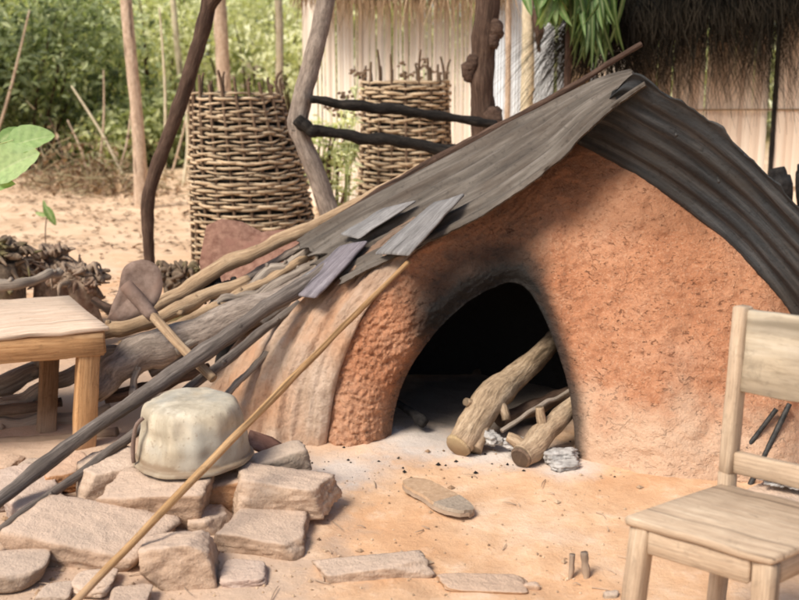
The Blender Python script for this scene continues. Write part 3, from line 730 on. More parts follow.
# ------------------------------------------------------------------ firewood in the mouth
def firelog():
    root = empty('firewood_log', P(462, 452, 4.08), 'thick forked firewood log reaching out of the oven mouth', 'firewood', 'firewood in the oven mouth')
    mb = MB(); m = mpp(4.25)
    mb.tube([P(459, 445, 4.06), P(475, 422, 4.14), P(492, 397, 4.26), P(515, 378, 4.4), P(545, 350, 4.62), P(556, 338, 4.75)], [13 * m, 15 * m, 17 * m, 14 * m, 11 * m, 10 * m], seg=20, amp=.09, freq=14)
    mb.tube([P(487, 410, 4.2), P(480, 432, 4.12), P(474, 450, 4.06)], [10 * m, 9 * m, 8 * m], seg=14, amp=.12)
    mb.tube([P(490, 402, 4.22), P(503, 408, 4.2), P(507, 420, 4.18)], [8 * m, 6 * m, 5 * m], seg=12, amp=.15)
    mb.tube([P(478, 405, 4.2), P(466, 402, 4.16)], [5 * m, 4 * m], seg=10, amp=.1)
    mb.build('log_body', M['log'], root)
    mb = MB(); a = P(459, 445, 4.06); d = (P(456, 449, 4.045) - a).normalized()
    mb.tube([a + d * .0, a + d * .014], [13.2 * m, 12 * m], seg=18, amp=.05, n=2); mb.build('cut_end', M['cut_end'], root)
firelog()
def firelog2():
    root = empty('firewood_log', P(520, 466, 3.9), 'shorter knotty log at the right of the mouth with an upright stub', 'firewood', 'firewood in the oven mouth')
    m = mpp(4.05); mb = MB()
    mb.tube([P(522, 457, 3.92), P(533, 447, 3.98), P(548, 430, 4.06), P(575, 405, 4.2), P(600, 385, 4.4)], [11 * m, 13 * m, 12 * m, 10 * m, 9 * m], seg=18, amp=.12, freq=14)
    mb.tube([P(545, 432, 4.05), P(541, 415, 4.05), P(540, 407, 4.05)], [6 * m, 5 * m, 4 * m], seg=10, amp=.1)
    mb.tube([P(530, 452, 3.96), P(516, 440, 3.98), P(508, 436, 3.99)], [8 * m, 6 * m, 5 * m], seg=10, amp=.15)
    mb.build('log_body', M['log'], root)
    mb = MB(); a = P(522, 457, 3.92); d = (P(516, 463, 3.885) - a).normalized(); mb.tube([a + d * .001, a + d * .010], [11.4 * m, 9.5 * m], seg=18, amp=.10, n=3); mb.build('charred_end', M['brown_bark'], root)
firelog2()
pole([(502, 431, 4.03), (530, 412, 4.1), (556, 399, 4.18), (580, 385, 4.3)], (3, 2.6, 2.4, 2.2), 'grey_wood', 'thin grey stick lying above the shorter knotty log', 'firewood_stick', 'firewood', 'firewood in the oven mouth')
pole([(397, 404, 4.45), (410, 411, 4.4), (426, 424, 4.32)], (4, 4.5, 5), 'char', 'charred stick end at the left inside the mouth', 'firewood_stick', 'firewood', 'firewood in the oven mouth', amp=.2)
pole([(500, 420, 4.3), (540, 405, 4.45), (570, 395, 4.6)], (8, 8, 8), 'brown_bark', 'dark half burnt log in shade behind the thin grey stick', 'firewood_log', 'firewood', 'firewood in the oven mouth', amp=.15)
ga = 'lumps of ash at the oven mouth'
for (x0, y0, x1, y1, Y, lab) in ((478, 430, 504, 447, 4.1, 'white ash lump beside the forked log'), (545, 447, 577, 462, 3.97, 'long bluish white ash lump right of the knotty log'),
                                 (552, 458, 578, 472, 3.9, 'pale ash lump at the right foot of the mouth'), (505, 436, 522, 448, 4.02, 'small reddish grey ash crumb between both logs')):
    stone_px(x0, y0, x1, y1, Y, .06, lab, 'ash', int(x0), R(x0), group=ga, name='ash_lump', cat='ash', p=7, rough=.3, sub=4)

# ------------------------------------------------------------------ pot
def build_pot():
    c = P(193, 458, 3.62)
    root = empty('cooking_pot', c, 'battered cream metal basin turned upside down on the stone pile', 'pot')
    prof = [(.207, .03), (.210, .008), (.214, .0), (.221, .002), (.223, .010), (.219, .016), (.210, .019), (.207, .028), (.203, .06), (.197, .10), (.190, .14), (.182, .172), (.171, .194), (.155, .206), (.12, .2115), (.06, .2135), (.0, .214)]
    sx = .93
    mb = MB(); rows = []; n = 120
    cs = catmull(prof, 70)
    for r_, z in cs:
        row = []
        for k in range(n + 1):
            a = 2 * math.pi * (k % n) / n
            d = Vector((math.cos(a), math.sin(a), 0))
            q = Vector((d.x * r_ * sx, d.y * r_ * sx, z))
            dent = .017 * n3(d.x * 1.9 + 3, d.y * 1.5, z * 5) + .0025 * n3(d.x * 5, d.y * 5, z * 14)
            dent += .0022 * math.cos(a * 14 + 2 * n3(d.x, d.y, z * 6)) * sstep(.03, .06, z); ring = .0012 * math.sin(z * 90) * sstep(.03, .06, z) * (1 - sstep(.15, .17, z))
            for da, dz, dr_, dd in ((4.2, .10, .05, .013), (5.2, .06, .045, .012), (4.75, .15, .04, .009), (5.8, .13, .05, .012), (3.7, .14, .04, .010)):
                dq = ((((a - da + math.pi) % (2 * math.pi)) - math.pi) * .19) ** 2 + (z - dz) ** 2; dent -= dd * math.exp(-dq / dr_ ** 2 * 1.6)
            q += d * (dent * sstep(0, .1, r_) + ring); q.z += .010 * n3(d.x * 1.3, d.y * 1.3, 5) * sstep(0, .15, r_) + .006 * n3(q.x * 7, q.y * 7, 2) * sstep(.15, .2, z)
            row.append((c + q, None, .5, 0))
        rows.append(row)
    mb.grid(rows); mb.build('pot_body', M['pot'], root, origin=c)
    # strap handle standing off the left side
    for dr in (R(212),):
        mb = MB(); d = Vector((math.cos(dr), math.sin(dr), 0)); s_ = Vector((-d.y, d.x, 0))
        mb.tube([c + d * .170 + s_ * .012 + Vector((0, 0, .178)), c + d * .194 + s_ * .008 + Vector((0, 0, .155)), c + d * .204 + Vector((0, 0, .10)), c + d * .206 - s_ * .006 + Vector((0, 0, .05)), c + d * .203 - s_ * .01 + Vector((0, 0, .022))], .0075, seg=8, amp=.08, n=18)
        mb.build('handle', M['hoe_iron'], root, origin=c)
build_pot()
# rusty shard behind the pot
def plate(outline, Y, th, nrm_y, name, matn, label, cat, curve=0.0):
    mb = MB(); pts = [P(x, y, Yv) for (x, y, Yv) in outline]; c = sum(pts, Vector()) / len(pts)
    n_ = (pts[1] - pts[0]).cross(pts[2] - pts[0]).normalized()
    if n_.y > 0: n_ = -n_
    rings = []
    for lay, off in ((0, th / 2), (1, -th / 2)):
        rr = []
        for s_ in (1.0, .66, .33):
            rr.append([mb.vert(c + (p - c) * s_ + n_ * (off - curve * (1 - s_ * s_)), None, .5, 0) for p in pts])
        cv = mb.vert(c + n_ * (off - curve), None, .5, 0); rings.append(rr); k = len(pts)
        for a in range(2):
            for i in range(k):
                f = (rr[a][i], rr[a][(i + 1) % k], rr[a + 1][(i + 1) % k], rr[a + 1][i]); mb.face(*(f if lay == 0 else f[::-1]))
        for i in range(k):
            f = (rr[2][i], rr[2][(i + 1) % k], cv); mb.face(*(f if lay == 0 else f[::-1]))
    k = len(pts)
    for i in range(k): mb.face(rings[0][0][i], rings[1][0][i], rings[1][0][(i + 1) % k], rings[0][0][(i + 1) % k])
    return mb, c
mb, c = plate([(246, 445, 3.8), (250, 431, 3.9), (272, 438, 3.92), (284, 446, 3.9), (262, 452, 3.78)], 3.8, .012, 0, '', '', '', '')
tag(mb.build('scrap_shard', M['rust'], origin=c), 'rusty brown scrap shard poking out right of the pot', 'scrap')
# rusty sheet leaning by the basket
mb, c = plate([(207, 226, 5.6), (222, 219, 5.62), (243, 222, 5.62), (262, 232, 5.6), (300, 228, 5.5), (340, 216, 5.45), (300, 262, 5.3), (236, 300, 5.25), (205, 300, 5.4), (200, 262, 5.5)], 5.5, .012, 0, '', '', '', '', .03)
tag(mb.build('rusty_sheet', M['rust'], origin=c), 'reddish rusty sheet leaning below the big woven basket', 'metal sheet')

# ------------------------------------------------------------------ hoe
def build_hoe():
    root = empty('hoe', P(212, 377, 4.12), 'long handled hoe leaning with its broad worn iron blade upward', 'hoe')
    ol = [(108, 319, 4.42), (113, 303, 4.43), (119, 289, 4.44), (123, 270, 4.45), (132, 262, 4.46), (146, 260, 4.46), (158, 266, 4.45), (163, 280, 4.43), (162, 293, 4.41), (155, 306, 4.39), (142, 315, 4.39), (122, 321, 4.40)]
    W = catmull(ol + [ol[0]], 60)[:-1]
    mb, c = plate(W, 4.4, .006, 0, '', '', '', '', .018)
    mb.build('blade', M['hoe_iron'], root)
    mb = MB(); m = mpp(4.3)
    mb.tube([P(131, 291, 4.38), P(150, 312, 4.335), P(180, 345, 4.22), P(214, 379, 4.1)], [4 * m, 5 * m, 5 * m, 4.6 * m], seg=12, amp=.05)
    mb.build('handle', M['tan_pole'], root)
    mb = MB(); mb.tube([P(126, 285, 4.385), P(140, 301, 4.36), P(154, 317, 4.325)], [7 * m, 7.5 * m, 6.4 * m], seg=14, amp=.05); mb.build('socket', M['hoe_iron'], root)
build_hoe()

# ------------------------------------------------------------------ table
def build_table():
    z = .485
    fr = G(110, 327, z); br = G(69, 295, z); fl0 = G(0, 336, z)
    dl = (fl0 - fr).normalized(); Lw = .95
    fl = fr + dl * Lw; bl = br + dl * Lw
    th = .018; root = empty('table', ((fr + bl) / 2).to_2d().to_3d(), 'rough low wooden table with a bleached top at the left edge', 'table')
    mb = MB(); dn = Vector((0, 0, -th))
    mb.board([fl + dn, fr + dn, br + dn, bl + dn, fl, fr, br, bl], div=16, wob=.006, bev=.004); mb.build('tabletop', M['table_top'], root)
    back = (br - fr).normalized(); inn_ = dl
    def apron(a, b_):
        mb = MB(); h = .092
        mb.beam(a + Vector((0, 0, -th - h / 2 - .002)), b_ + Vector((0, 0, -th - h / 2 - .002)), .024, h, div=10, wob=.003); mb.build('apron', M['table_wood'], root)
    o1 = fr + back * .018 + inn_ * .02; o2 = fl + back * .018 - inn_ * .02; o3 = br - back * .02 + inn_ * .02; o4 = bl - back * .02 - inn_ * .02
    apron(o1, o2); apron(o3, o4); apron(o1 + back * .016, o3 - back * .016); apron(o2 + back * .016, o4 - back * .016)
    def leg(top, bot, w, mn='table_wood'):
        mb = MB(); mb.beam(top, bot, w, w * .8, up=back, div=8, wob=.003); mb.build('leg', M[mn], root)
    t1 = o1 + inn_ * .045 + back * .032; t1.z = z - th - .004
    leg(t1, Vector((t1.x - .045, t1.y - .02, -.01)), .082)
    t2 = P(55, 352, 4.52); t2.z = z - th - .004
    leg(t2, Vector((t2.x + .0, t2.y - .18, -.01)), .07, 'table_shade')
    for t, dx in ((o2, .03), (o4, .03)):
        t = t - inn_ * .045 + (back * .032 if t is o2 else back * -.04); t.z = z - th - .004
        leg(t, Vector((t.x - dx, t.y, -.01)), .08)
build_table()

# ------------------------------------------------------------------ chair
def build_chair():
    z = .425; th = .022
    fl = G(624, 516, z); fr = G(773, 558, z); bl = G(722, 482, z); br = fr + (bl - fl) * 1.0
    root = empty('chair', ((fl + br) / 2).to_2d().to_3d(), 'dusty plain wooden chair with a plywood backrest at the right edge', 'chair')
    e1 = (fr - fl).normalized(); e2 = (bl - fl).normalized(); dn = Vector((0, 0, -th))
    mb = MB(); mb.board([fl + dn, fr + dn, br + dn, bl + dn, fl, fr, br, bl], div=16, bev=.005, wob=.003); mb.build('seat', M['chair_wood'], root)
    zt = z - th - .001
    def at(a, b_, h=0): p = fl + e1 * a + e2 * b_; p.z = h; return p
    L1 = (fr - fl).length; L2 = (bl - fl).length; i_ = .03
    def leg(p, splay, w=.05, top=zt, bot=-.01):
        mb = MB(); q = Vector((p.x, p.y, top)); b_ = Vector((p.x + splay.x, p.y + splay.y, bot)); mb.beam(q, b_, w, w * .85, up=e2, div=8, wob=.002); mb.build('leg', M['chair_wood'], root)
    leg(at(i_, i_), Vector((-.03, -.01, 0))); leg(at(L1 - i_, i_), Vector((.0, -.02, 0)))
    # rear legs run up into the back posts
    for a in (i_ - .022, L1 - i_ + .005):
        mb = MB(); p = at(a, L2 + .012)
        base = Vector((p.x - .01, p.y - .0, -.01)); mid = Vector((p.x, p.y, z + .03)); tp = mid + e2 * .035 + Vector((0, 0, .432)) - e1 * .012
        S = e1 * .0165; 
        def sec(c, d): return [c + S - d, c - S - d, c - S + d, c + S + d]
        d = e2 * .022
        mb.beam(base, mid, .034, .045, up=e2, div=8, wob=.002); mb.build('leg', M['chair_wood'], root)
        mb = MB(); mb.beam(mid - Vector((0, 0, .004)), tp, .034, .045, up=e2, div=8, wob=.002); mb.build('back_post', M['chair_wood'], root)
    pl = at(i_ - .022, L2 + .012); pr = at(L1 - i_ + .005, L2 + .012)
    def onpost(p, h): q = Vector((p.x, p.y, z + .03)) + (e2 * .035 - e1 * .012 + Vector((0, 0, .432))) * h; return q
    # backrest panel in front of the posts' inner faces
    off = e1 * .018
    mb = MB(); k = -e2 * .012; k2 = e2 * .012
    a, b_, c_, d_ = onpost(pl, .50) + off, onpost(pr, .50) - off, onpost(pr, .985) - off, onpost(pl, .985) + off
    mb.board([a + k2, b_ + k2, b_ + k, a + k, d_ + k2, c_ + k2, c_ + k, d_ + k], div=14, wob=.004, bev=.003); mb.build('backrest', M['chair_panel'], root)
    a, b_, c_, d_ = onpost(pl, .0) + off, onpost(pr, .0) - off, onpost(pr, .13) - off, onpost(pl, .13) + off
    mb = MB(); mb.board([a + k2, b_ + k2, b_ + k, a + k, d_ + k2, c_ + k2, c_ + k, d_ + k], div=10, wob=.003, bev=.003); mb.build('back_rail', M['chair_wood'], root)
    def apron(a, b_, h=.06):
        mb = MB(); dz = Vector((0, 0, zt - h / 2 - .001)); mb.beam(a + dz, b_ + dz, .02, h, div=8, wob=.002); mb.build('apron', M['chair_wood'], root)
    apron(at(i_ + .027, i_ - .012), at(L1 - i_ - .027, i_ - .012)); apron(at(i_ - .008, i_ + .027), at(i_ - .008, L2 - .012)); apron(at(L1 - i_ + .008, i_ + .027), at(L1 - i_ + .008, L2 - .012))
    apron(at(i_ + .03, L2 - .0), at(L1 - i_ - .03, L2 - .0))
build_chair()
# things behind the chair, seen through its back
def tool(px0, py0, px1, py1, r, label):
    a = G(px0, py0, -.01); b_ = wallpt(px1, py1, -.035); mb = MB(); mb.tube([a, a.lerp(b_, .5), b_], r, seg=8, amp=.06)
    tag(mb.build('iron_rod', M['iron'], origin=a), label, 'iron rod', 'iron rods leaning on the oven behind the chair')
tool(722, 481, 777, 409, .009, 'longer dark iron rod seen through the chair back')
tool(750, 486, 790, 404, .010, 'shorter dark iron rod right of the longer one')
def rag():
    c = P(785, 476, 3.45); mb = rock_mb(c, (.16, .12, .055), 77, 0, cuts=3, p=5, rough=.30); 
    tag(mb.build('rag', M['rag'], origin=c), 'crumpled grey rag lying behind the chair back rail', 'rag')
    c2 = P(770, 492, 3.5); c2.z = min(c2.z, .1)
    o = rock_mb(Vector((c.x, c.y, c.z / 2 - .03)), (.24, .2, c.z - .02), 78, R(20)).build('stone', M['stone'], origin=Vector((c.x, c.y, 0)))
    tag(o, 'pale stone behind the chair that holds the grey rag', 'stone')
rag()

# ------------------------------------------------------------------ worn sandal
def sandal():
    a = G(406, 487); b_ = G(470, 519); root = empty('sandal', (a + b_) / 2, 'worn out tan flip flop sole lying in the sand before the oven', 'sandal')
    T = (b_ - a); L = T.length; T.normalize(); S = Vector((-T.y, T.x, 0)); z0 = max(gz(a.x, a.y), gz(b_.x, b_.y), gz((a.x+b_.x)/2, (a.y+b_.y)/2)) + .010
    def outline(t):
        return .062 * (max(1e-6, 1 - abs(2 * min(1, max(0, t)) - 1) ** 3.2) ** .5) * (.78 + .32 * t - .16 * math.exp(-((t - .42) / .16) ** 2))
    def piece(t0, t1, th, zb, name, m_, k_=1.0):
        mb = MB(); rows_t = []; n = 30
        for lay, zz in ((0, zb), (1, zb + th)):
            rows = []
            for i in range(n + 1):
                t = t0 + (t1 - t0) * i / n; w = outline(t) * k_ + 1e-4
                if t1 < 1 and i > n - 2: w *= .96
                rows.append([mb.vert(a + T * (t * L) + S * (w * u * (1 - .06 * lay)) + Vector((0, 0, zz + z0 + .010 * math.sin(t * 5) * (.5 + .5 * u) + .003 * n3(t * 14, u * 4, 3))), None, .5, 0) for u in (-1, -.5, 0, .5, 1)])
            rows_t.append(rows)
            for i in range(n):
                for j in range(4):
                    f = (rows[i][j], rows[i][j + 1], rows[i + 1][j + 1], rows[i + 1][j]); mb.face(*(f if lay == 0 else f[::-1]))
        lo, hi = rows_t
        for i in range(n):
            mb.face(lo[i][0], lo[i + 1][0], hi[i + 1][0], hi[i][0]); mb.face(lo[i][4], hi[i][4], hi[i + 1][4], lo[i + 1][4])
        mb.face(*[lo[0][j] for j in range(5)], *[hi[0][j] for j in range(4, -1, -1)]); mb.face(*[lo[n][j] for j in range(4, -1, -1)], *[hi[n][j] for j in range(5)])
        mb.build(name, m_, root, smooth=False)
    piece(.0, 1.0, .012, 0, 'sole', M['dark_pole'], 1.07); piece(.02, .68, .009, .0125, 'footbed', M['rubber_tan']); piece(.66, .985, .011, .0125, 'toe_pad', M['rubber_grey'])
sandal()
for i, (px, py0, py1, lab) in enumerate(((571, 551, 573, 'left of two short wooden pegs stuck in the sand'), (587, 549, 573, 'right of two short wooden pegs stuck in the sand, slightly fatter'))):
    b_ = G(px, py1); t = b_ + Vector((.006 - .012 * i, .012, .055 + .006 * i)); mb = MB(); mb.tube([b_ - Vector((0, 0, .03)), t], [.008 + .004 * i, .007 + .003 * i], seg=10, amp=.25, freq=30, n=8)
    tag(mb.build('wooden_peg', M['dark_pole'], origin=b_), lab, 'peg', 'pegs in the sand')

# ------------------------------------------------------------------ shelter posts
def post(pts, rad, matn, label, knobs=(), fork=None):
    W = [P(*p) for p in pts]; W[0].z = -.1
    mb = MB(); mb.tube(W, [r * mpp(p[2]) for r, p in zip(rad, pts)], seg=16, amp=.09, freq=7)
    for (x, y, Y, r) in knobs:
        c = P(x, y, Y); k = rock_mb(c, (r * 2 * mpp(Y), r * 2 * mpp(Y), r * 2.6 * mpp(Y)), int(x + y), p=4, rough=.25, sub=3)
        off = len(mb.v)
        for v, g, r_, m_ in zip(k.v, k.g, k.r, k.m): mb.vert(v, g, .5, m_)
        for f in k.f: mb.face(*[i + off for i in f])
    if fork:
        mb.tube([P(*q) for q in fork[0]], [r * mpp(6.6) for r in fork[1]], seg=12, amp=.08)
    tag(mb.build('shelter_post', M[matn], origin=(W[0].x, W[0].y, 0)), label, 'post', 'crooked posts of the shelter frame')
post([(152, 309, 6.6), (150, 262, 6.6), (148, 222, 6.6), (149, 196, 6.6), (158, 165, 6.6), (178, 112, 6.6), (196, 55, 6.6), (208, 10, 6.6), (214, -25, 6.6), (222, -90, 6.6)], (5.6, 5.6, 5.9, 6.5, 6.5, 6.8, 7.2, 7.8, 8, 6), 'brown_bark', 'slim dark brown crooked post between the hoe and the pale tree trunk',
     fork=([(206, 14, 6.6), (221, -12, 6.55), (250, -60, 6.5)], (6, 6.5, 6)))
post([(362, 318, 6.5), (345, 258, 6.5), (328, 205, 6.5), (312, 163, 6.5), (299, 128, 6.5), (303, 98, 6.5), (312, 62, 6.5), (322, 25, 6.5), (330, -30, 6.5), (336, -90, 6.5)], (9.5, 9.5, 9.5, 9.5, 10, 10, 9, 8.5, 8, 7), 'grey_bark', 'grey bent post leaning beside the big woven basket', knobs=((298, 126, 6.48, 6),))
post([(484, 305, 6.8), (484, 200, 6.8), (484, 130, 6.8), (483, 80, 6.8), (485, 40, 6.8), (488, 0, 6.8), (490, -80, 6.8)], (14, 13, 12, 12, 12, 12, 11), 'brown_bark', 'stout dark post with knobbly growths behind the roof', knobs=((470, 72, 6.78, 8), (473, 62, 6.76, 6), (496, 30, 6.76, 8), (494, 40, 6.75, 6), (492, 118, 6.75, 9)))
gb = 'sooty sticks tied across the shelter posts'
pole([(311, 99, 6.42), (350, 105, 6.45), (400, 110, 6.5), (450, 117, 6.58), (496, 125, 6.66)], (4.2, 5, 5, 4.6, 4.4), 'soot_wood', 'upper sooty black stick running from grey post to knobbly post', 'cross_stick', 'stick', gb, amp=.14)
pole([(297, 119, 6.40), (306, 126, 6.40), (318, 131, 6.42), (350, 135, 6.44), (400, 142, 6.46), (455, 150, 6.5)], (5.5, 6, 5.5, 5.5, 6, 6), 'soot_wood', 'lower sooty black stick with a hooked left end', 'cross_stick', 'stick', gb, amp=.16)
gc = 'charred posts behind the right roof slope'
pole([(787, 340, 6.0), (786, 270, 6.0), (783, 220, 6.0), (780, 180, 6.0), (778, 168, 6.0)], (13, 13, 12, 11.5, 7), 'char', 'rounded black post end showing above the right roof slope', 'charred_post', 'post', gc, amp=.08, seg=18)
pole([(809, 338, 6.1), (808, 270, 6.1), (806, 220, 6.1), (803, 178, 6.1), (802, 164, 6.1)], (8, 8, 8, 7, 4), 'char', 'second black post end cut off by the right edge', 'charred_post', 'post', gc, amp=.08, seg=16)

# ------------------------------------------------------------------ woven baskets
def basket(cx, cy, z0, h, r0, r1, rows, stakes, label, lean=(0, 0), above=.14, seed=1):
    r = random.Random(seed)
    root = empty('woven_basket', (cx, cy, 0), label, 'basket', 'tall woven granary baskets')
    mb = MB(); n = stakes * 8
    def cen(t): return Vector((cx + lean[0] * t, cy + lean[1] * t, z0 + h * t))
    for k in range(rows):
        t = (k + .5) / rows; rr = r0 + (r1 - r0) * t + .012 * math.sin(t * 9 + seed); th = h / rows * .42 * r.uniform(.6, 1.2)
        rnd = r.uniform(.15, .95); ph = math.pi * (k % 2); prev = None; tilt = r.uniform(-.012, .012); ph2 = r.uniform(0, 6)
        ring0 = None
        for i in range(n):
            a = 2 * math.pi * i / n
            off = .015 * math.cos(a * stakes / 2 + ph) * (1 + .5 * n3(a * 3, k, 9)) + .008 * n3(a * 1.7, k * .8, seed + 4)
            c = cen(t) + Vector((math.cos(a) * (rr + off), math.sin(a) * (rr + off), tilt * math.sin(a + ph2) + .016 * n3(a * 2.5, k * .6, seed)))
            d = Vector((math.cos(a), math.sin(a), 0)); ring = []
            for q in range(6):
                b_ = 2 * math.pi * q / 6
                ring.append(mb.vert(c + d * math.cos(b_) * th * .75 + Vector((0, 0, math.sin(b_) * th)), (a * rr + k * 3, math.cos(b_) * .006 + k, math.sin(b_) * .006), min(1, max(0, rnd + .25 * n3(a * 2, k, 3))), 0))
            if prev:
                for q in range(6): mb.face(prev[q], prev[(q + 1) % 6], ring[(q + 1) % 6], ring[q])
            else: ring0 = ring
            prev = ring
        for q in range(6): mb.face(prev[q], prev[(q + 1) % 6], ring0[(q + 1) % 6], ring0[q])
    mb.build('wicker_wall', M['wicker'], root)
    for s_ in range(stakes):
        a = 2 * math.pi * (s_ + .0) / stakes; d = Vector((math.cos(a), math.sin(a), 0)); e = above * r.uniform(.1, 1.1)
        mb = MB(); p0 = cen(0) + d * r0; p1 = cen(1) + d * (r1); p2 = cen(1) + d * (r1 + r.uniform(-.02, .03)) + Vector((r.uniform(-.02, .02), 0, e))
        mb.tube([p0 - Vector((0, 0, .04)), p0.lerp(p1, .5), p1, p2], [.012, .012, .011, .008], seg=7, n=14, amp=.08); mb.build('stake', M['wicker_stake'], root)
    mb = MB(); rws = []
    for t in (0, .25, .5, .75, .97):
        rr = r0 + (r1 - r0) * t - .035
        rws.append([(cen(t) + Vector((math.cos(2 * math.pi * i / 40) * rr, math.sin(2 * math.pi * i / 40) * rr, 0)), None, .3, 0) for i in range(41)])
    mb.grid(rws); mb.build('shade_liner', M['soot_wood'], root)  # added dark cylinder standing in for the shade between the woven rows
b1 = G(259, 275)
basket(b1.x, b1.y + .1, .0, 1.27, .475, .315, 50, 22, 'bigger woven stick basket between the dark crooked post and the grey bent post', lean=(-.135, 0), seed=3)
b2x = P(408, 150, 8.9)
basket(b2x.x, 8.9, .0, 1.33, .40, .33, 48, 20, 'smaller woven basket standing behind the sooty cross sticks', lean=(-.02, 0), seed=5, above=.22)

# ------------------------------------------------------------------ huts
def straw_wall(mb, a, b_, h, step=.022, lean=.0, jit=.012, r=None, rows=5, zero=-.05):
    """wall of vertical straw bundles from a to b_"""
    r = r or rng; d = (b_ - a); L = d.length; d.normalize(); n_ = Vector((d.y, -d.x, 0))
    k = int(L / step)
    for i in range(k):
        s_ = i * step; o = r.uniform(-jit, jit); rn = r.random(); x = a + d * s_; ww = step * r.uniform(1.0, 1.7)
        hh = h + r.uniform(-.08, .05); tl = r.uniform(-.02, .02)
        ids = []
        for q in range(rows + 1):
            t = q / rows; c = x + n_ * (o + .01 * n3(s_ * 4, t * 3, 2)) + d * tl * t + Vector((0, 0, zero + (hh - zero) * t)) + n_ * (-lean * t)
            ids.append((mb.vert(c - d * ww / 2 - n_ * .004, (t * h, s_, 0), rn, t), mb.vert(c + n_ * .006, (t * h, s_, 0), rn, t), mb.vert(c + d * ww / 2 - n_ * .004, (t * h, s_, 0), rn, t)))
        for q in range(rows):
            for e in (0, 1): mb.face(ids[q][e], ids[q][e + 1], ids[q + 1][e + 1], ids[q + 1][e])
def thatch(mb, a, b_, n, L, w, r, inward=Vector((0, 1, 0)), thick=.3, drop=.9, sag=.15):
    d = (b_ - a); Ln = d.length; d.normalize()
    for _ in range(n):
        p = a + d * r.uniform(0, Ln); u = r.random() ** 1.3
        p = p + inward * (u * thick) + Vector((0, 0, u * thick * .7 + r.uniform(-.03, .05)))
        dr = Vector((d.x * r.gauss(0, .22), d.y * .1 + -inward.y * r.uniform(-.1, .5), -drop * r.uniform(.5, 1.2)))
        mb.strand(p, dr, L * r.uniform(.45, 1.25), w * r.uniform(.6, 1.5), min(1, max(0, r.gauss(.45, .28))), sag, d)
def roof_slab(mb, a, b_, inward, depth, rise, th):
    n = 24; rows = []
    for j in range(8):
        t = j / 7; rows.append([(a.lerp(b_, i / n) + inward * depth * t + Vector((0, 0, rise * t + .03 * n3(i * .7, t * 4, 3))), None, .3 + .3 * rng.random(), 0) for i in range(n + 1)])
    mb.grid(rows)
    mb.grid([[(p + Vector((0, 0, th)), g, r_, m_) for p, g, r_, m_ in r] for r in rows])
# middle hut: pale straw wall under a straw fringe
rr = random.Random(21)
h1 = empty('straw_hut', (P(390, 200, 11).x, 11.8, 0), 'pale straw walled hut behind the smaller basket and grey post', 'hut')
a = P(318, 200, 11.2); a.z = 0; b_ = P(486, 200, 10.8); b_.z = 0
mb = MB(); straw_wall(mb, a, b_, 2.45, .014, r=rr, jit=.012); straw_wall(mb, b_, b_ + Vector((.5, 2.2, 0)), 2.45, .03, r=rr); straw_wall(mb, a + Vector((-.3, 2.2, 0)), a, 2.45, .03, r=rr)
mb.build('wall', M['straw_wall'], h1)
mb = MB(); e0 = a + Vector((-.15, -.42, 2.2)); e1 = b_ + Vector((.15, -.42, 2.2))
thatch(mb, e0, e1, 2600, .24, .010, rr, thick=.35); thatch(mb, e0, e1, 260, .42, .008, rr, thick=.1, sag=.05); roof_slab(mb, e0 + Vector((0, .1, .0)), e1 + Vector((0, .1, .0)), Vector((0, 1, 0)), 1.9, 1.2, .12)
mb.build('thatch_roof', M['thatch_pale'], h1)
# right hut: reed mat panels, a seam pole and old dark thatch
h2 = empty('reed_hut', (3.3, 8.9, 0), 'reed mat hut under dark ragged thatch at the upper right', 'hut')
a = P(628, 150, 8.4); a.z = 0; b_ = P(768, 150, 8.3); b_.z = 0; c_ = b_ + (b_ - a).normalized() * 1.6
mb = MB(); straw_wall(mb, a, b_, 2.2, .035, r=rr, jit=.006, rows=6); mb.build('wall_panel', M['mat_wall'], h2)
mb = MB(); straw_wall(mb, b_ + Vector((.05, -.02, 0)), c_, 2.2, .035, r=rr, jit=.006, rows=6); mb.build('wall_panel', M['mat_wall'], h2)
mb = MB(); straw_wall(mb, a + Vector((.1, 2.0, 0)), a, 2.2, .04, r=rr, jit=.006); mb.build('wall_panel', M['mat_wall'], h2)
mb = MB(); q = b_ + Vector((.02, -.03, 0)); mb.tube([q + Vector((0, 0, -.1)), q + Vector((.0, 0, 1.1)), q + Vector((-.01, 0, 2.2))], [.020, .019, .017], seg=8); mb.build('seam_pole', M['soot_wood'], h2)
for zz in (.55, 1.12):
    mb = MB(); mb.tube([a + Vector((0, -.03, zz)), a.lerp(c_, .5) + Vector((0, -.03, zz + .01)), c_ + Vector((0, -.03, zz - .01))], .007, seg=6, n=20); mb.build('binding_cane', M['tan_pole'], h2)
mb = MB(); e0 = P(592, 10, 8.02); e1 = P(960, 10, 7.95); e0.z = 1.88; e1.z = 2.2
thatch(mb, e0, e1, 6500, .30, .007, rr, thick=.4, sag=.1, drop=.8)
dd_ = (e1 - e0).normalized()
for _ in range(125):                                   # ragged tufts hanging lower
    q = e0.lerp(e1, rr.random() ** 1.9) + Vector((0, rr.uniform(-.05, .35), rr.uniform(-.05, .06))); sl = rr.gauss(0, .55); ll = rr.uniform(.5, 1.0)
    for _ in range(26): mb.strand(q + Vector((rr.gauss(0, .05), rr.gauss(0, .05), 0)), Vector((sl + rr.gauss(0, .26), rr.gauss(0, .1), -.9)), ll * rr.uniform(.5, 1.1), .006, min(1, max(0, rr.gauss(.4, .28))), .1, dd_)
thatch(mb, e0 + Vector((.1, .15, .02)), e1 + Vector((0, .15, .02)), 700, .46, .007, rr, thick=.2, sag=.12)
roof_slab(mb, e0 + Vector((0, .06, .0)), e1 + Vector((0, .06, .0)), Vector((0, 1, 0)), 2.2, 1.35, .16)
mb.build('thatch_roof', M['thatch_dark'], h2)

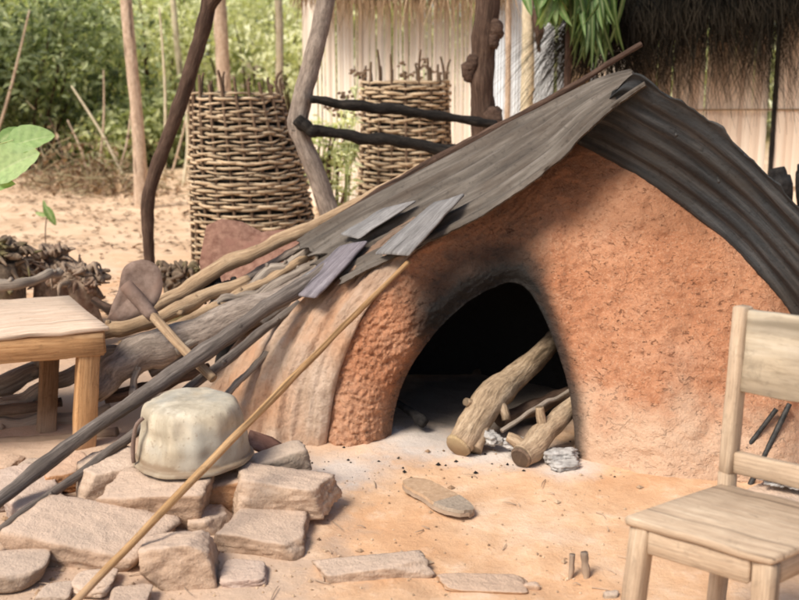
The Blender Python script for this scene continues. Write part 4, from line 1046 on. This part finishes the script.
# far pale tin fence with poles, seen between the huts
tf = empty('tin_fence', (1.4, 10.6, 0), 'pale blue grey sheet fence seen between the two huts', 'fence')
a = P(492, 100, 10.6); b_ = P(622, 100, 10.6)
for i in range(4):
    x0 = a.x + (b_.x - a.x) * i / 4; x1 = a.x + (b_.x - a.x) * (i + 1) / 4 - .03; mb = MB(); rows = []
    for z in (0, 1.2, 2.4 + .1 * rr.random()):
        rows.append([(Vector((x0 + (x1 - x0) * k / 40, 10.6 + .008 * math.sin(k * 1.57) + .02 * i % .03, z)), None, .5, 0) for k in range(41)])
    mb.grid(rows); mb.build('panel', M['tin'], tf)
def upright(px, Y, r, h, matn, label, name, cat, group, dx=0):
    p = P(px, 150, Y); p.z = 0; mb = MB(); mb.tube([p - Vector((0, 0, .1)), p + Vector((dx * .5 + .02, 0, h / 2)), p + Vector((dx, 0, h))], [r, r * .95, r * .85], seg=12, amp=.06)
    return tag(mb.build(name, M[matn], origin=p), label, cat, group), p
o, p = upright(524, 10.2, .062, 2.5, 'yellow_trunk', 'pale peeling pole right of the knobbly post', 'upright_pole', 'pole', 'pale poles before the tin fence')
mb = MB(); mb.tube([p + Vector((.11, -.06, 1.55)), p + Vector((.10, -.05, 1.8)), p + Vector((.12, -.05, 2.3))], [.02, .045, .06], seg=8, amp=.3); mb.build('loose_bark', M['brown_bark'], o)
upright(576, 10.3, .10, 2.4, 'tan_pole', 'broad tan pole under the hanging green leaves', 'upright_pole', 'pole', 'pale poles before the tin fence')
upright(505, 10.4, .03, 2.4, 'pale_trunk', 'slim pale pole close to the knobbly post', 'upright_pole', 'pole', 'pale poles before the tin fence')

# ------------------------------------------------------------------ plants
def foliage(mb, c, rad, n, L, W, r, clumps=30, shade=True, droop=.2):
    cs = []
    for _ in range(clumps):
        while True:
            v = Vector((r.uniform(-1, 1), r.uniform(-1, 1), r.uniform(-1, 1)))
            if .25 < v.length < 1: break
        cs.append((Vector((v.x * rad[0], v.y * rad[1], v.z * rad[2])), r.uniform(.5, 1.2), r.gauss(.04, .24)))
    for _ in range(n):
        cc, s_, tone = r.choice(cs)
        sz = min(rad) * .36 * s_
        q = cc + Vector((r.gauss(0, sz), r.gauss(0, sz), r.gauss(0, sz * .75)))
        d = Vector((r.gauss(0, 1), r.gauss(0, 1) - .2, r.gauss(0, .7) - droop)); n_ = Vector((r.gauss(0, .5), r.gauss(0, .5) - .4, 1))
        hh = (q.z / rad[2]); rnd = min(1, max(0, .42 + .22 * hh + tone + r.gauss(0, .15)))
        p = Vector(c) + q
        if p.z < .02: p.z = .02 + .1 * r.random()
        mb.leaf(p, d, n_, L * r.uniform(.6, 1.3), W * r.uniform(.6, 1.3), rnd)
def bush(px, Y, w, h, n, matn, label, seed, L=.13, W=.07, dep=None, zc=None, group='bushes at the far side of the yard', clumps=34):
    r = random.Random(seed); p = P(px, 160, Y); p.z = 0
    root = empty('bush', p, label, 'bush', group)
    mb = MB(); foliage(mb, (p.x, p.y, zc or h * .5), (w / 2, dep or w * .4, h / 2), n, L, W, r, clumps); mb.build('leaves', M[matn], root, smooth=False)
    mb = MB()
    for k in range(7):
        a = r.uniform(0, 6.28); q = p + Vector((math.cos(a) * w * .12, math.sin(a) * w * .1, 0)); t = p + Vector((math.cos(a) * w * .36, math.sin(a) * w * .25, h * r.uniform(.55, .95)))
        mb.tube([q, q.lerp(t, .5) + Vector((r.uniform(-.1, .1), 0, .12)), t], [.022, .016, .007], seg=6, n=8)
    mb.build('stems', M['brown_bark'], root)
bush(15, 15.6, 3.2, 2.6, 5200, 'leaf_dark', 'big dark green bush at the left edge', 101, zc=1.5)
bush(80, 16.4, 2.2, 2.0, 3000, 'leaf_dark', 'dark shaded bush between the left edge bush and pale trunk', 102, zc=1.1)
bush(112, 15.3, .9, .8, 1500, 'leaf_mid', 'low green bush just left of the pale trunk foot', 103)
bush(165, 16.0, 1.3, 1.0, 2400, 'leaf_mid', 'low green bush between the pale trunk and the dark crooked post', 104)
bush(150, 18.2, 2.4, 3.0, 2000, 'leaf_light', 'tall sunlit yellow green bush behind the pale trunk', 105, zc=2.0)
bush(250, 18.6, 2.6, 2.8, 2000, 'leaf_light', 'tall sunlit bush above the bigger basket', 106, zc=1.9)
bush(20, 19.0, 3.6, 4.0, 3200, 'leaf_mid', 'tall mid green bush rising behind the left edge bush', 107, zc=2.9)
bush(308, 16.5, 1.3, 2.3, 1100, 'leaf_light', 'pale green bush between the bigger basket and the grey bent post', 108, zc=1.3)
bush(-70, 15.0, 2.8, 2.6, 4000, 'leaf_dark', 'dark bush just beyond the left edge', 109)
bush(330, 10.4, .55, 1.0, 700, 'leaf_mid', 'small weed bush left of the smaller basket', 110, L=.08, W=.04, zc=.72, clumps=14)
# far-off wood behind
r = random.Random(55); mb = MB()
for _ in range(70):
    x = r.uniform(-25, 23); y = r.uniform(21, 27); h = r.uniform(3.5, 6.5)
    foliage(mb, (x, y, h * .5), (r.uniform(1.3, 2.4), 1.2, h * .5), 680, .30, .17, r, 16)
tag(mb.build('far_thicket', M['leaf_light'], smooth=False), 'hazy mass of light green thicket closing the yard', 'thicket', kind='stuff')

def tree(px, Y, r0, label, matn, lean=0.0, h=6.5, seed=1, crown=True, py_base=None):
    r = random.Random(seed); p = P(px, 160, Y); p.z = 0
    root = empty('tree', p, label, 'tree', 'slender trees at the back of the yard')
    mb = MB(); pts = [p + Vector((lean * t * h + .05 * math.sin(t * 7 + seed) * min(1, t * 4), 0, -.1 + h * t)) for t in (0, .15, .3, .45, .6, .8, 1)]
    mb.tube(pts, [r0 * 1.25, r0, r0 * .95, r0 * .9, r0 * .8, r0 * .6, r0 * .3], seg=14, n=50, amp=.05)
    for k in range(6):
        a = r.uniform(0, 6.28); q = pts[5].lerp(pts[4], r.random()); mb.tube([q, q + Vector((math.cos(a) * .6, math.sin(a) * .6, .5)), q + Vector((math.cos(a) * 1.2, math.sin(a) * 1.2, .9))], [r0 * .4, r0 * .25, r0 * .1], seg=6, n=8)
    mb.build('trunk', M[matn], root)
    mb = MB(); foliage(mb, pts[6] + Vector((0, 0, -.1)), (1.6, 1.6, 1.2), 2600, .17, .09, r, 26); mb.build('crown', M['leaf_mid'], root, smooth=False)
tree(140, 11.2, .062, 'pale brown tree trunk standing left of the dark crooked post', 'pale_trunk', -.004, seed=2)
tree(236, 13.5, .085, 'leaning pale trunk rising behind the bigger basket', 'pale_trunk', -.06, seed=4)
tree(279, 14.0, .05, 'thinnest straight yellowish trunk right of the bigger basket', 'yellow_trunk', .0, seed=6)
tree(186, 17.0, .05, 'thin pale trunk deep in the bushes above the crooked post', 'yellow_trunk', -.02, seed=8, h=7)
# bare sticks and saplings in front of the bushes
gs_ = 'bare sticks at the foot of the bushes'
for (x0, y0, x1, y1, Y, rpx, m_, lab) in ((121, 172, 72, 86, 13.5, 1.7, 'yellow_trunk', 'pale bare stick leaning left in front of the dark bushes'), (118, 172, 132, 105, 13.8, 1.2, 'pale_trunk', 'thin bare stick leaning right beside the pale trunk'),
        (98, 176, 104, 70, 14.2, 1.2, 'pale_trunk', 'upright bare stem left of the leaning pale stick'), (165, 178, 160, 8, 14.2, 1.6, 'yellow_trunk', 'long thin pale sapling between trunk and crooked post'),
        (184, 170, 186, 100, 13.0, 1.8, 'yellow_trunk', 'short pale stake left of the bigger basket'), (2, 110, 30, 10, 14.0, 1.5, 'pale_trunk', 'bare curved stem in the left edge bush'),
        (174, 165, 196, 60, 14.6, 1.1, 'pale_trunk', 'thin bare stem close behind the crooked post'), (62, 160, 50, 118, 14.0, 1.2, 'brown_bark', 'brown twig among dry brush at the foot of the dark bush'),
        (86, 172, 68, 120, 13.8, 1.2, 'pale_trunk', 'tan twig among dry brush left of the upright stem')):
    a = P(x0, y0, Y); bt = P(x1, y1, Y + .2); dirn = (bt - a).normalized()
    if a.z > .05: a = a - dirn * (a.z / max(.2, dirn.z))
    mb = MB(); mb.tube([a, a.lerp(bt, .5) + Vector((.04, 0, 0)), bt], [rpx * mpp(Y), rpx * mpp(Y) * .9, rpx * mpp(Y) * .5], seg=7, n=14, amp=.06)
    tag(mb.build('bare_stick', M[m_], origin=a), lab, 'stick', gs_)
# dry brush heap
def brush(px, py, Y, w, h, n, label, seed, matn='dry_leaf'):
    r = random.Random(seed); p = P(px, py, Y); p.z = gz(p.x, p.y); mb = MB()
    for _ in range(n):
        q = p + Vector((r.gauss(0, w / 3), r.gauss(0, w / 4), abs(r.gauss(0, h / 3)))); d = Vector((r.gauss(0, 1), r.gauss(0, .6), r.gauss(.3, .6)))
        if r.random() < .35: mb.tube([q, q + d.normalized() * r.uniform(.1, .3)], [.006, .003], seg=4, n=2, rnd=r.random())
        else: mb.leaf(q, d, Vector((0, 0, 1)), r.uniform(.06, .14), r.uniform(.03, .07), r.random())
    tag(mb.build('brush_heap', M[matn], origin=p, smooth=False), label, 'brush', None, 'stuff')
brush(78, 160, 13.2, 1.3, .75, 700, 'reddish dry brush heap under the dark bushes', 71)
brush(110, 176, 12.4, 1.2, .3, 400, 'low dry brush heap left of the pale trunk foot', 72)
# litter over the far yard and chips near by: nobody could count it
r = random.Random(31); mb = MB()
for _ in range(9000):
    y = 6.2 + 8.5 * r.random() ** .8; x = r.uniform(-6.5, 5)
    den = n3(x * .7, y * .9, 2) + (.35 if 8.8 < y else -.05)
    if r.random() > .45 + den: continue
    mb.leaf(Vector((x, y, gz(x, y) + .006 + .01 * r.random())), Vector((r.gauss(0, 1), r.gauss(0, 1), .12)), Vector((r.gauss(0, .25), r.gauss(0, .25), 1)), r.uniform(.03, .10), r.uniform(.015, .05), min(1, max(0, r.gauss(.5, .3))), .05)
tag(mb.build('leaf_litter', M['litter'], smooth=False), 'dry leaf litter strewn over the far yard', 'litter', kind='stuff')
r = random.Random(33); mb = MB()
def chip(mb, x, y, s_, rn):
    z = gz(x, y); c = Vector((x, y, z + s_ * .2)); vs = []
    for d in ((1, 0, 0), (0, 1, 0), (-1, 0, 0), (0, -1, 0), (0, 0, .8), (0, 0, -.6)):
        vs.append(mb.vert(c + Vector(d) * s_ * r.uniform(.5, 1.1), None, rn))
    for i in range(4):
        mb.face(vs[i], vs[(i + 1) % 4], vs[4]); mb.face(vs[(i + 1) % 4], vs[i], vs[5])
for _ in range(900):
    if r.random() < .55: p = G(r.gauss(80, 90), r.uniform(500, 610))
    else: p = G(r.uniform(200, 640), r.uniform(450, 610))
    if Yw(p.x, 0) < p.y + .03 and -.3 < p.x < 1.9: continue
    chip(mb, p.x, p.y, r.uniform(.002, .008) if r.random() < .92 else r.uniform(.008, .018), min(1, max(0, r.gauss(.75, .2))))
tag(mb.build('gravel', M['litter'], smooth=False), 'loose gravel and crumbs on the sandy ground', 'gravel', kind='stuff')

r = random.Random(35); mb = MB()
for _ in range(170):
    p = G(r.gauss(500, 75), r.gauss(462, 14)) if r.random() < .6 else G(r.gauss(330, 40), r.gauss(490, 25))
    if p.y < 2.6 or p.y > 4.4: continue
    chip(mb, p.x, p.y, .002 + .011 * r.random() ** 3, r.random() * .3)
tag(mb.build('charcoal_crumbs', M['char'], smooth=False), 'black charcoal crumbs scattered in the ash', 'charcoal', kind='stuff')
mb = MB()
for _ in range(48):
    p = G(r.uniform(20, 700), r.uniform(470, 605)); 
    if Yw(p.x, 0) < p.y + .05 and -.3 < p.x < 1.9: continue
    p.z = gz(p.x, p.y) + .004; a = r.uniform(0, 6.28); ln = r.uniform(.02, .09); q = p + Vector((math.cos(a) * ln, math.sin(a) * ln, .004))
    mb.tube([p, p.lerp(q, .5) + Vector((r.gauss(0, .006), r.gauss(0, .006), .003)), q], [.002, .0018, .001], seg=4, n=4, rnd=r.random())
tag(mb.build('twig_litter', M['grey_wood']), 'bits of straw and twig on the sand', 'litter', kind='stuff')
# big-leaved sapling at the left edge
def leafblade(mb, base, d, n_, L, W, rnd):
    d = d.normalized(); sd = d.cross(n_).normalized(); nn = sd.cross(d); n = 26 if W > .1 else 10; prev = None; LU = (-1, -.75, -.5, -.25, -.07, 0, .07, .25, .5, .75, 1) if W > .1 else (-1, -.5, 0, .5, 1)
    for i in range(n + 1):
        t = i / n; w = W * .5 * max(0, math.sin(math.pi * t ** .8)) ** .62 + .0005; c = base + d * L * t - nn * L * .25 * t * t
        ids = [mb.vert(c + sd * w * u + nn * (abs(u) * w * .35 + .012 * W * math.sin(t * 34 - abs(u) * 7) * min(1, abs(u) * 3)), None, min(1, max(0, rnd + .12 * math.sin(t * 34 - abs(u) * 7))), 1 if u == 0 else 0) for u in LU]
        if prev:
            for k in range(len(LU) - 1): mb.face(prev[k], prev[k + 1], ids[k + 1], ids[k])
        prev = ids
def sapling():
    base = P(-40, 330, 4.9); base.z = 0; root = empty('leafy_sapling', base, 'broad leaved green sapling poking in at the left edge', 'plant')
    mb = MB(); top = P(-30, 120, 4.8); mb.tube([base, base.lerp(top, .5) + Vector((-.02, 0, 0)), top], [.011, .009, .005], seg=8)
    for (x, y) in ((-5, 165), (14, 140), (4, 148)): mb.tube([P(-31, 170, 4.82), P((x - 31) / 2, y + 8, 4.8), P(x, y, 4.78)], [.004, .003, .0025], seg=6)
    mb.build('stem', M['leaf_mid'], root)
    specs = [(P(-6, 176, 4.75), P(30, 150, 4.72), .19, .95), (P(8, 148, 4.82), P(47, 131, 4.8), .14, .6), (P(0, 142, 4.85), P(22, 126, 4.9), .07, .3), (P(-20, 190, 4.75), P(8, 180, 4.7), .08, .4), (P(-30, 120, 4.8), P(-60, 95, 4.8), .1, .5), (P(-30, 130, 4.8), P(-70, 150, 4.8), .1, .6)]
    for a, b_, w, rn in specs:
        mb = MB(); leafblade(mb, a, b_ - a, Vector((.1, -.75, .6)), (b_ - a).length * 1.05, w, rn); mb.build('leaf', M['leaf_pale'], root)
sapling()
def seedling():
    base = G(46, 246); root = empty('seedling', base, 'tiny seedling with a bright leaf behind the root stump', 'plant')
    mb = MB(); mb.tube([base, P(46, 228, base.y), P(48, 212, base.y)], [.006, .005, .004], seg=6); mb.build('stem', M['brown_bark'], root)
    for a, b_, rn in ((P(45, 206, base.y), P(56, 224, base.y - .05), .55), (P(47, 216, base.y), P(35, 212, base.y), .8), (P(47, 214, base.y), P(44, 200, base.y), .7)):
        mb = MB(); leafblade(mb, a, b_ - a, Vector((.3, -.9, .3)), (b_ - a).length, .07 if rn < .6 else .035, rn); mb.build('leaf', M['leaf_bright'], root)
seedling()
# hanging green leaves between the huts
def hanging():
    p = P(575, 0, 7.7); base = Vector((p.x, 7.9, 0)); root = empty('leafy_plant', base, 'tall plant with bright green strap leaves hanging beside the dark thatch', 'plant')
    r = random.Random(9); mb = MB(); top = Vector((base.x, 7.9, 2.5)); mb.tube([base, base.lerp(top, .5), top], [.03, .026, .02], seg=10); mb.build('stem', M['brown_bark'], root)
    mb = MB()
    for _ in range(120):
        px = r.choice((r.gauss(551, 9), r.gauss(590, 9), r.gauss(602, 8), r.gauss(598, 9))); ln = r.uniform(25, 58) if px < 574 else r.uniform(40, 98)
        a = P(px + r.uniform(-16, 16), -35 + r.uniform(-10, 10), 7.7 + r.uniform(-.2, .2)); b_ = P(px, -35 + ln + 5, 7.65 + r.uniform(-.2, .2))
        leafblade(mb, a, b_ - a, Vector((r.gauss(0, .8), -1, .3)), (b_ - a).length, r.uniform(.07, .115) if px < 574 else r.uniform(.035, .06), min(1, max(0, r.gauss(.6 if px < 574 else .12, .28))))
    mb.build('leaves', M['leaf_bright'], root)
hanging()
# white flowered weed in front of the smaller basket
def weed(px, Y, zlo, zhi, label, seed):
    p = P(px, 200, Y); p.z = 0; root = empty('weed', p, label, 'plant', None); r = random.Random(seed)
    mb = MB(); ml = MB(); mf = MB()
    for k in range(7):
        t = p + Vector((r.gauss(0, .1), r.gauss(0, .08), r.uniform(zlo, zhi))); mb.tube([p, p.lerp(t, .5) + Vector((r.gauss(0, .04), 0, 0)), t], [.006, .005, .003], seg=5, n=6)
        for _ in range(16):
            q = p.lerp(t, r.uniform(.4, .97)); ml.leaf(q, Vector((r.gauss(0, 1), r.gauss(0, 1), .2)), Vector((0, -.4, 1)), r.uniform(.05, .11), .035, r.random())
        mf = MB()
        for _ in range(6):
            q = t + Vector((r.gauss(0, .03), 0, r.gauss(.01, .012))); mf.leaf(q, Vector((r.gauss(0, 1), 0, .3)), Vector((0, -1, .5)), .035, .03, r.random() * .3)
        mf.build('flower_head', M['dry_leaf'], root, smooth=False)
    mb.build('stems', M['leaf_mid'], root); ml.build('leaves', M['leaf_light'], root, smooth=False)
weed(345, 8.3, 1.05, 1.40, 'thin weed with small dark flower heads left of the smaller basket', 4)
weed(418, 9.5, 1.3, 1.52, 'leafy sprigs with dark heads rising over the rim of the smaller basket', 6)

# ------------------------------------------------------------------ root stumps at the left
def stump(px0, py0, px1, py1, Y, label, matn, seed, roots=7, name='root_stump'):
    r = random.Random(seed); c = P((px0 + px1) / 2, (py0 + py1) / 2, Y); w = (px1 - px0) * mpp(Y); h = (py1 - py0) * mpp(Y)
    mb = MB(); bm = bmesh.new(); bmesh.ops.create_icosphere(bm, subdivisions=5, radius=1)
    for v in bm.verts:
        d = v.co.normalized(); q = Vector((d.x * w / 2, d.y * w * .4, d.z * h / 2)) * .74
        k = .86 + .46 * fbm(d * 1.7 + Vector((seed, 0, 0)), 4) + .22 * abs(fbm(d * 5 + Vector((0, seed, 0)), 3))
        mb.vert(c + q * k, None, r.random(), 0)
    for f in bm.faces: mb.face(*[v.index for v in f.verts])
    bm.free()
    for _ in range(roots * 6):
        a = r.uniform(0, 6.28); e = r.uniform(-.5, .9); d = Vector((math.cos(a), -abs(math.sin(a)) * .7, e)).normalized(); s_ = c + Vector((d.x * w * .35, d.y * w * .3, d.z * h * .35))
        ln_ = r.uniform(.7, 1.25); t = s_ + Vector((d.x * w * .38, d.y * w * .35, d.z * h * .3 - .03)) * ln_; mid = s_.lerp(t, .5) + Vector((r.gauss(0, .03), 0, r.gauss(0, .03)))
        k_ = r.uniform(.4, 1); mb.tube([s_, mid, t], [.024 * k_, .017 * k_, .005], seg=7, n=12, amp=.25)
    base = Vector((c.x, c.y, 0)); lowz = c.z - h * .3
    if lowz > .05: mb.tube([base - Vector((0, 0, .05)), base + Vector((0, 0, lowz / 2)), c], [w * .45, w * .4, w * .35], seg=18, amp=.2)
    tag(mb.build(name, M[matn], origin=base), label, 'stump', 'uprooted stumps behind the table')
stump(-28, 232, 30, 290, 5.9, 'brown stump with a touch of green at the left edge above the table', 'moss', 3)
stump(28, 238, 76, 290, 6.1, 'pale tangled root stump in the middle of the heap', 'root', 5, 9)
stump(62, 258, 100, 298, 5.7, 'darker knotted root lump nearest the hoe blade', 'root', 8, 6)
stump(160, 258, 198, 292, 6.3, 'small dark root lump between the crooked post and the bigger basket', 'moss', 11, 6)
stump(212, 278, 246, 300, 5.0, 'charred wood lump among the poles under the rusty sheet', 'char', 14, 4)
pole([(-30, 295, 5.4), (10, 285, 5.4), (45, 276, 5.5), (62, 270, 5.6)], (6, 5.5, 5, 4), 'grey_wood', 'pale broken branch lying across the foot of the stumps', 'branch', 'branch', amp=.12)
pole([(95, 300, 5.5), (112, 310, 5.4), (128, 300, 5.5), (150, 272, 5.7)], (4, 5, 5, 4), 'brown_bark', 'brown curved branch behind the hoe blade', 'branch', 'branch', amp=.15)

# ------------------------------------------------------------------ light
w = bpy.data.worlds.new('World'); sc.world = w; w.use_nodes = True; nt = w.node_tree
SUN_EL, SUN_AZ = R(49), R(-136)          # azimuth from +Y, clockwise seen from above
sky = nt.nodes.new('ShaderNodeTexSky'); sky.sky_type = 'NISHITA'; sky.sun_disc = False; sky.sun_elevation = SUN_EL; sky.sun_rotation = SUN_AZ
sky.air_density = 1.0; sky.dust_density = 2.5; sky.ozone_density = 1.0
bg = nt.nodes['Background']; nt.links.new(sky.outputs[0], bg.inputs[0]); bg.inputs[1].default_value = .15
sd = bpy.data.lights.new('sun', 'SUN'); so = bpy.data.objects.new('sun', sd); col.objects.link(so)
sd.energy = 4.5; sd.angle = R(22.0); sd.color = (1.0, .93, .82)
dirv = Vector((math.sin(SUN_AZ) * math.cos(SUN_EL), math.cos(SUN_AZ) * math.cos(SUN_EL), math.sin(SUN_EL)))
so.rotation_euler = dirv.to_track_quat('Z', 'Y').to_euler(); so.location = dirv * 20
sc.view_settings.view_transform = 'Standard'; sc.view_settings.look = 'None'; sc.view_settings.exposure = 0
sc.render.engine = 'CYCLES'; sc.cycles.filter_width = 1.9; sc.cycles.max_bounces = 6; sc.cycles.diffuse_bounces = 4; sc.cycles.caustics_reflective = False; sc.cycles.caustics_refractive = False
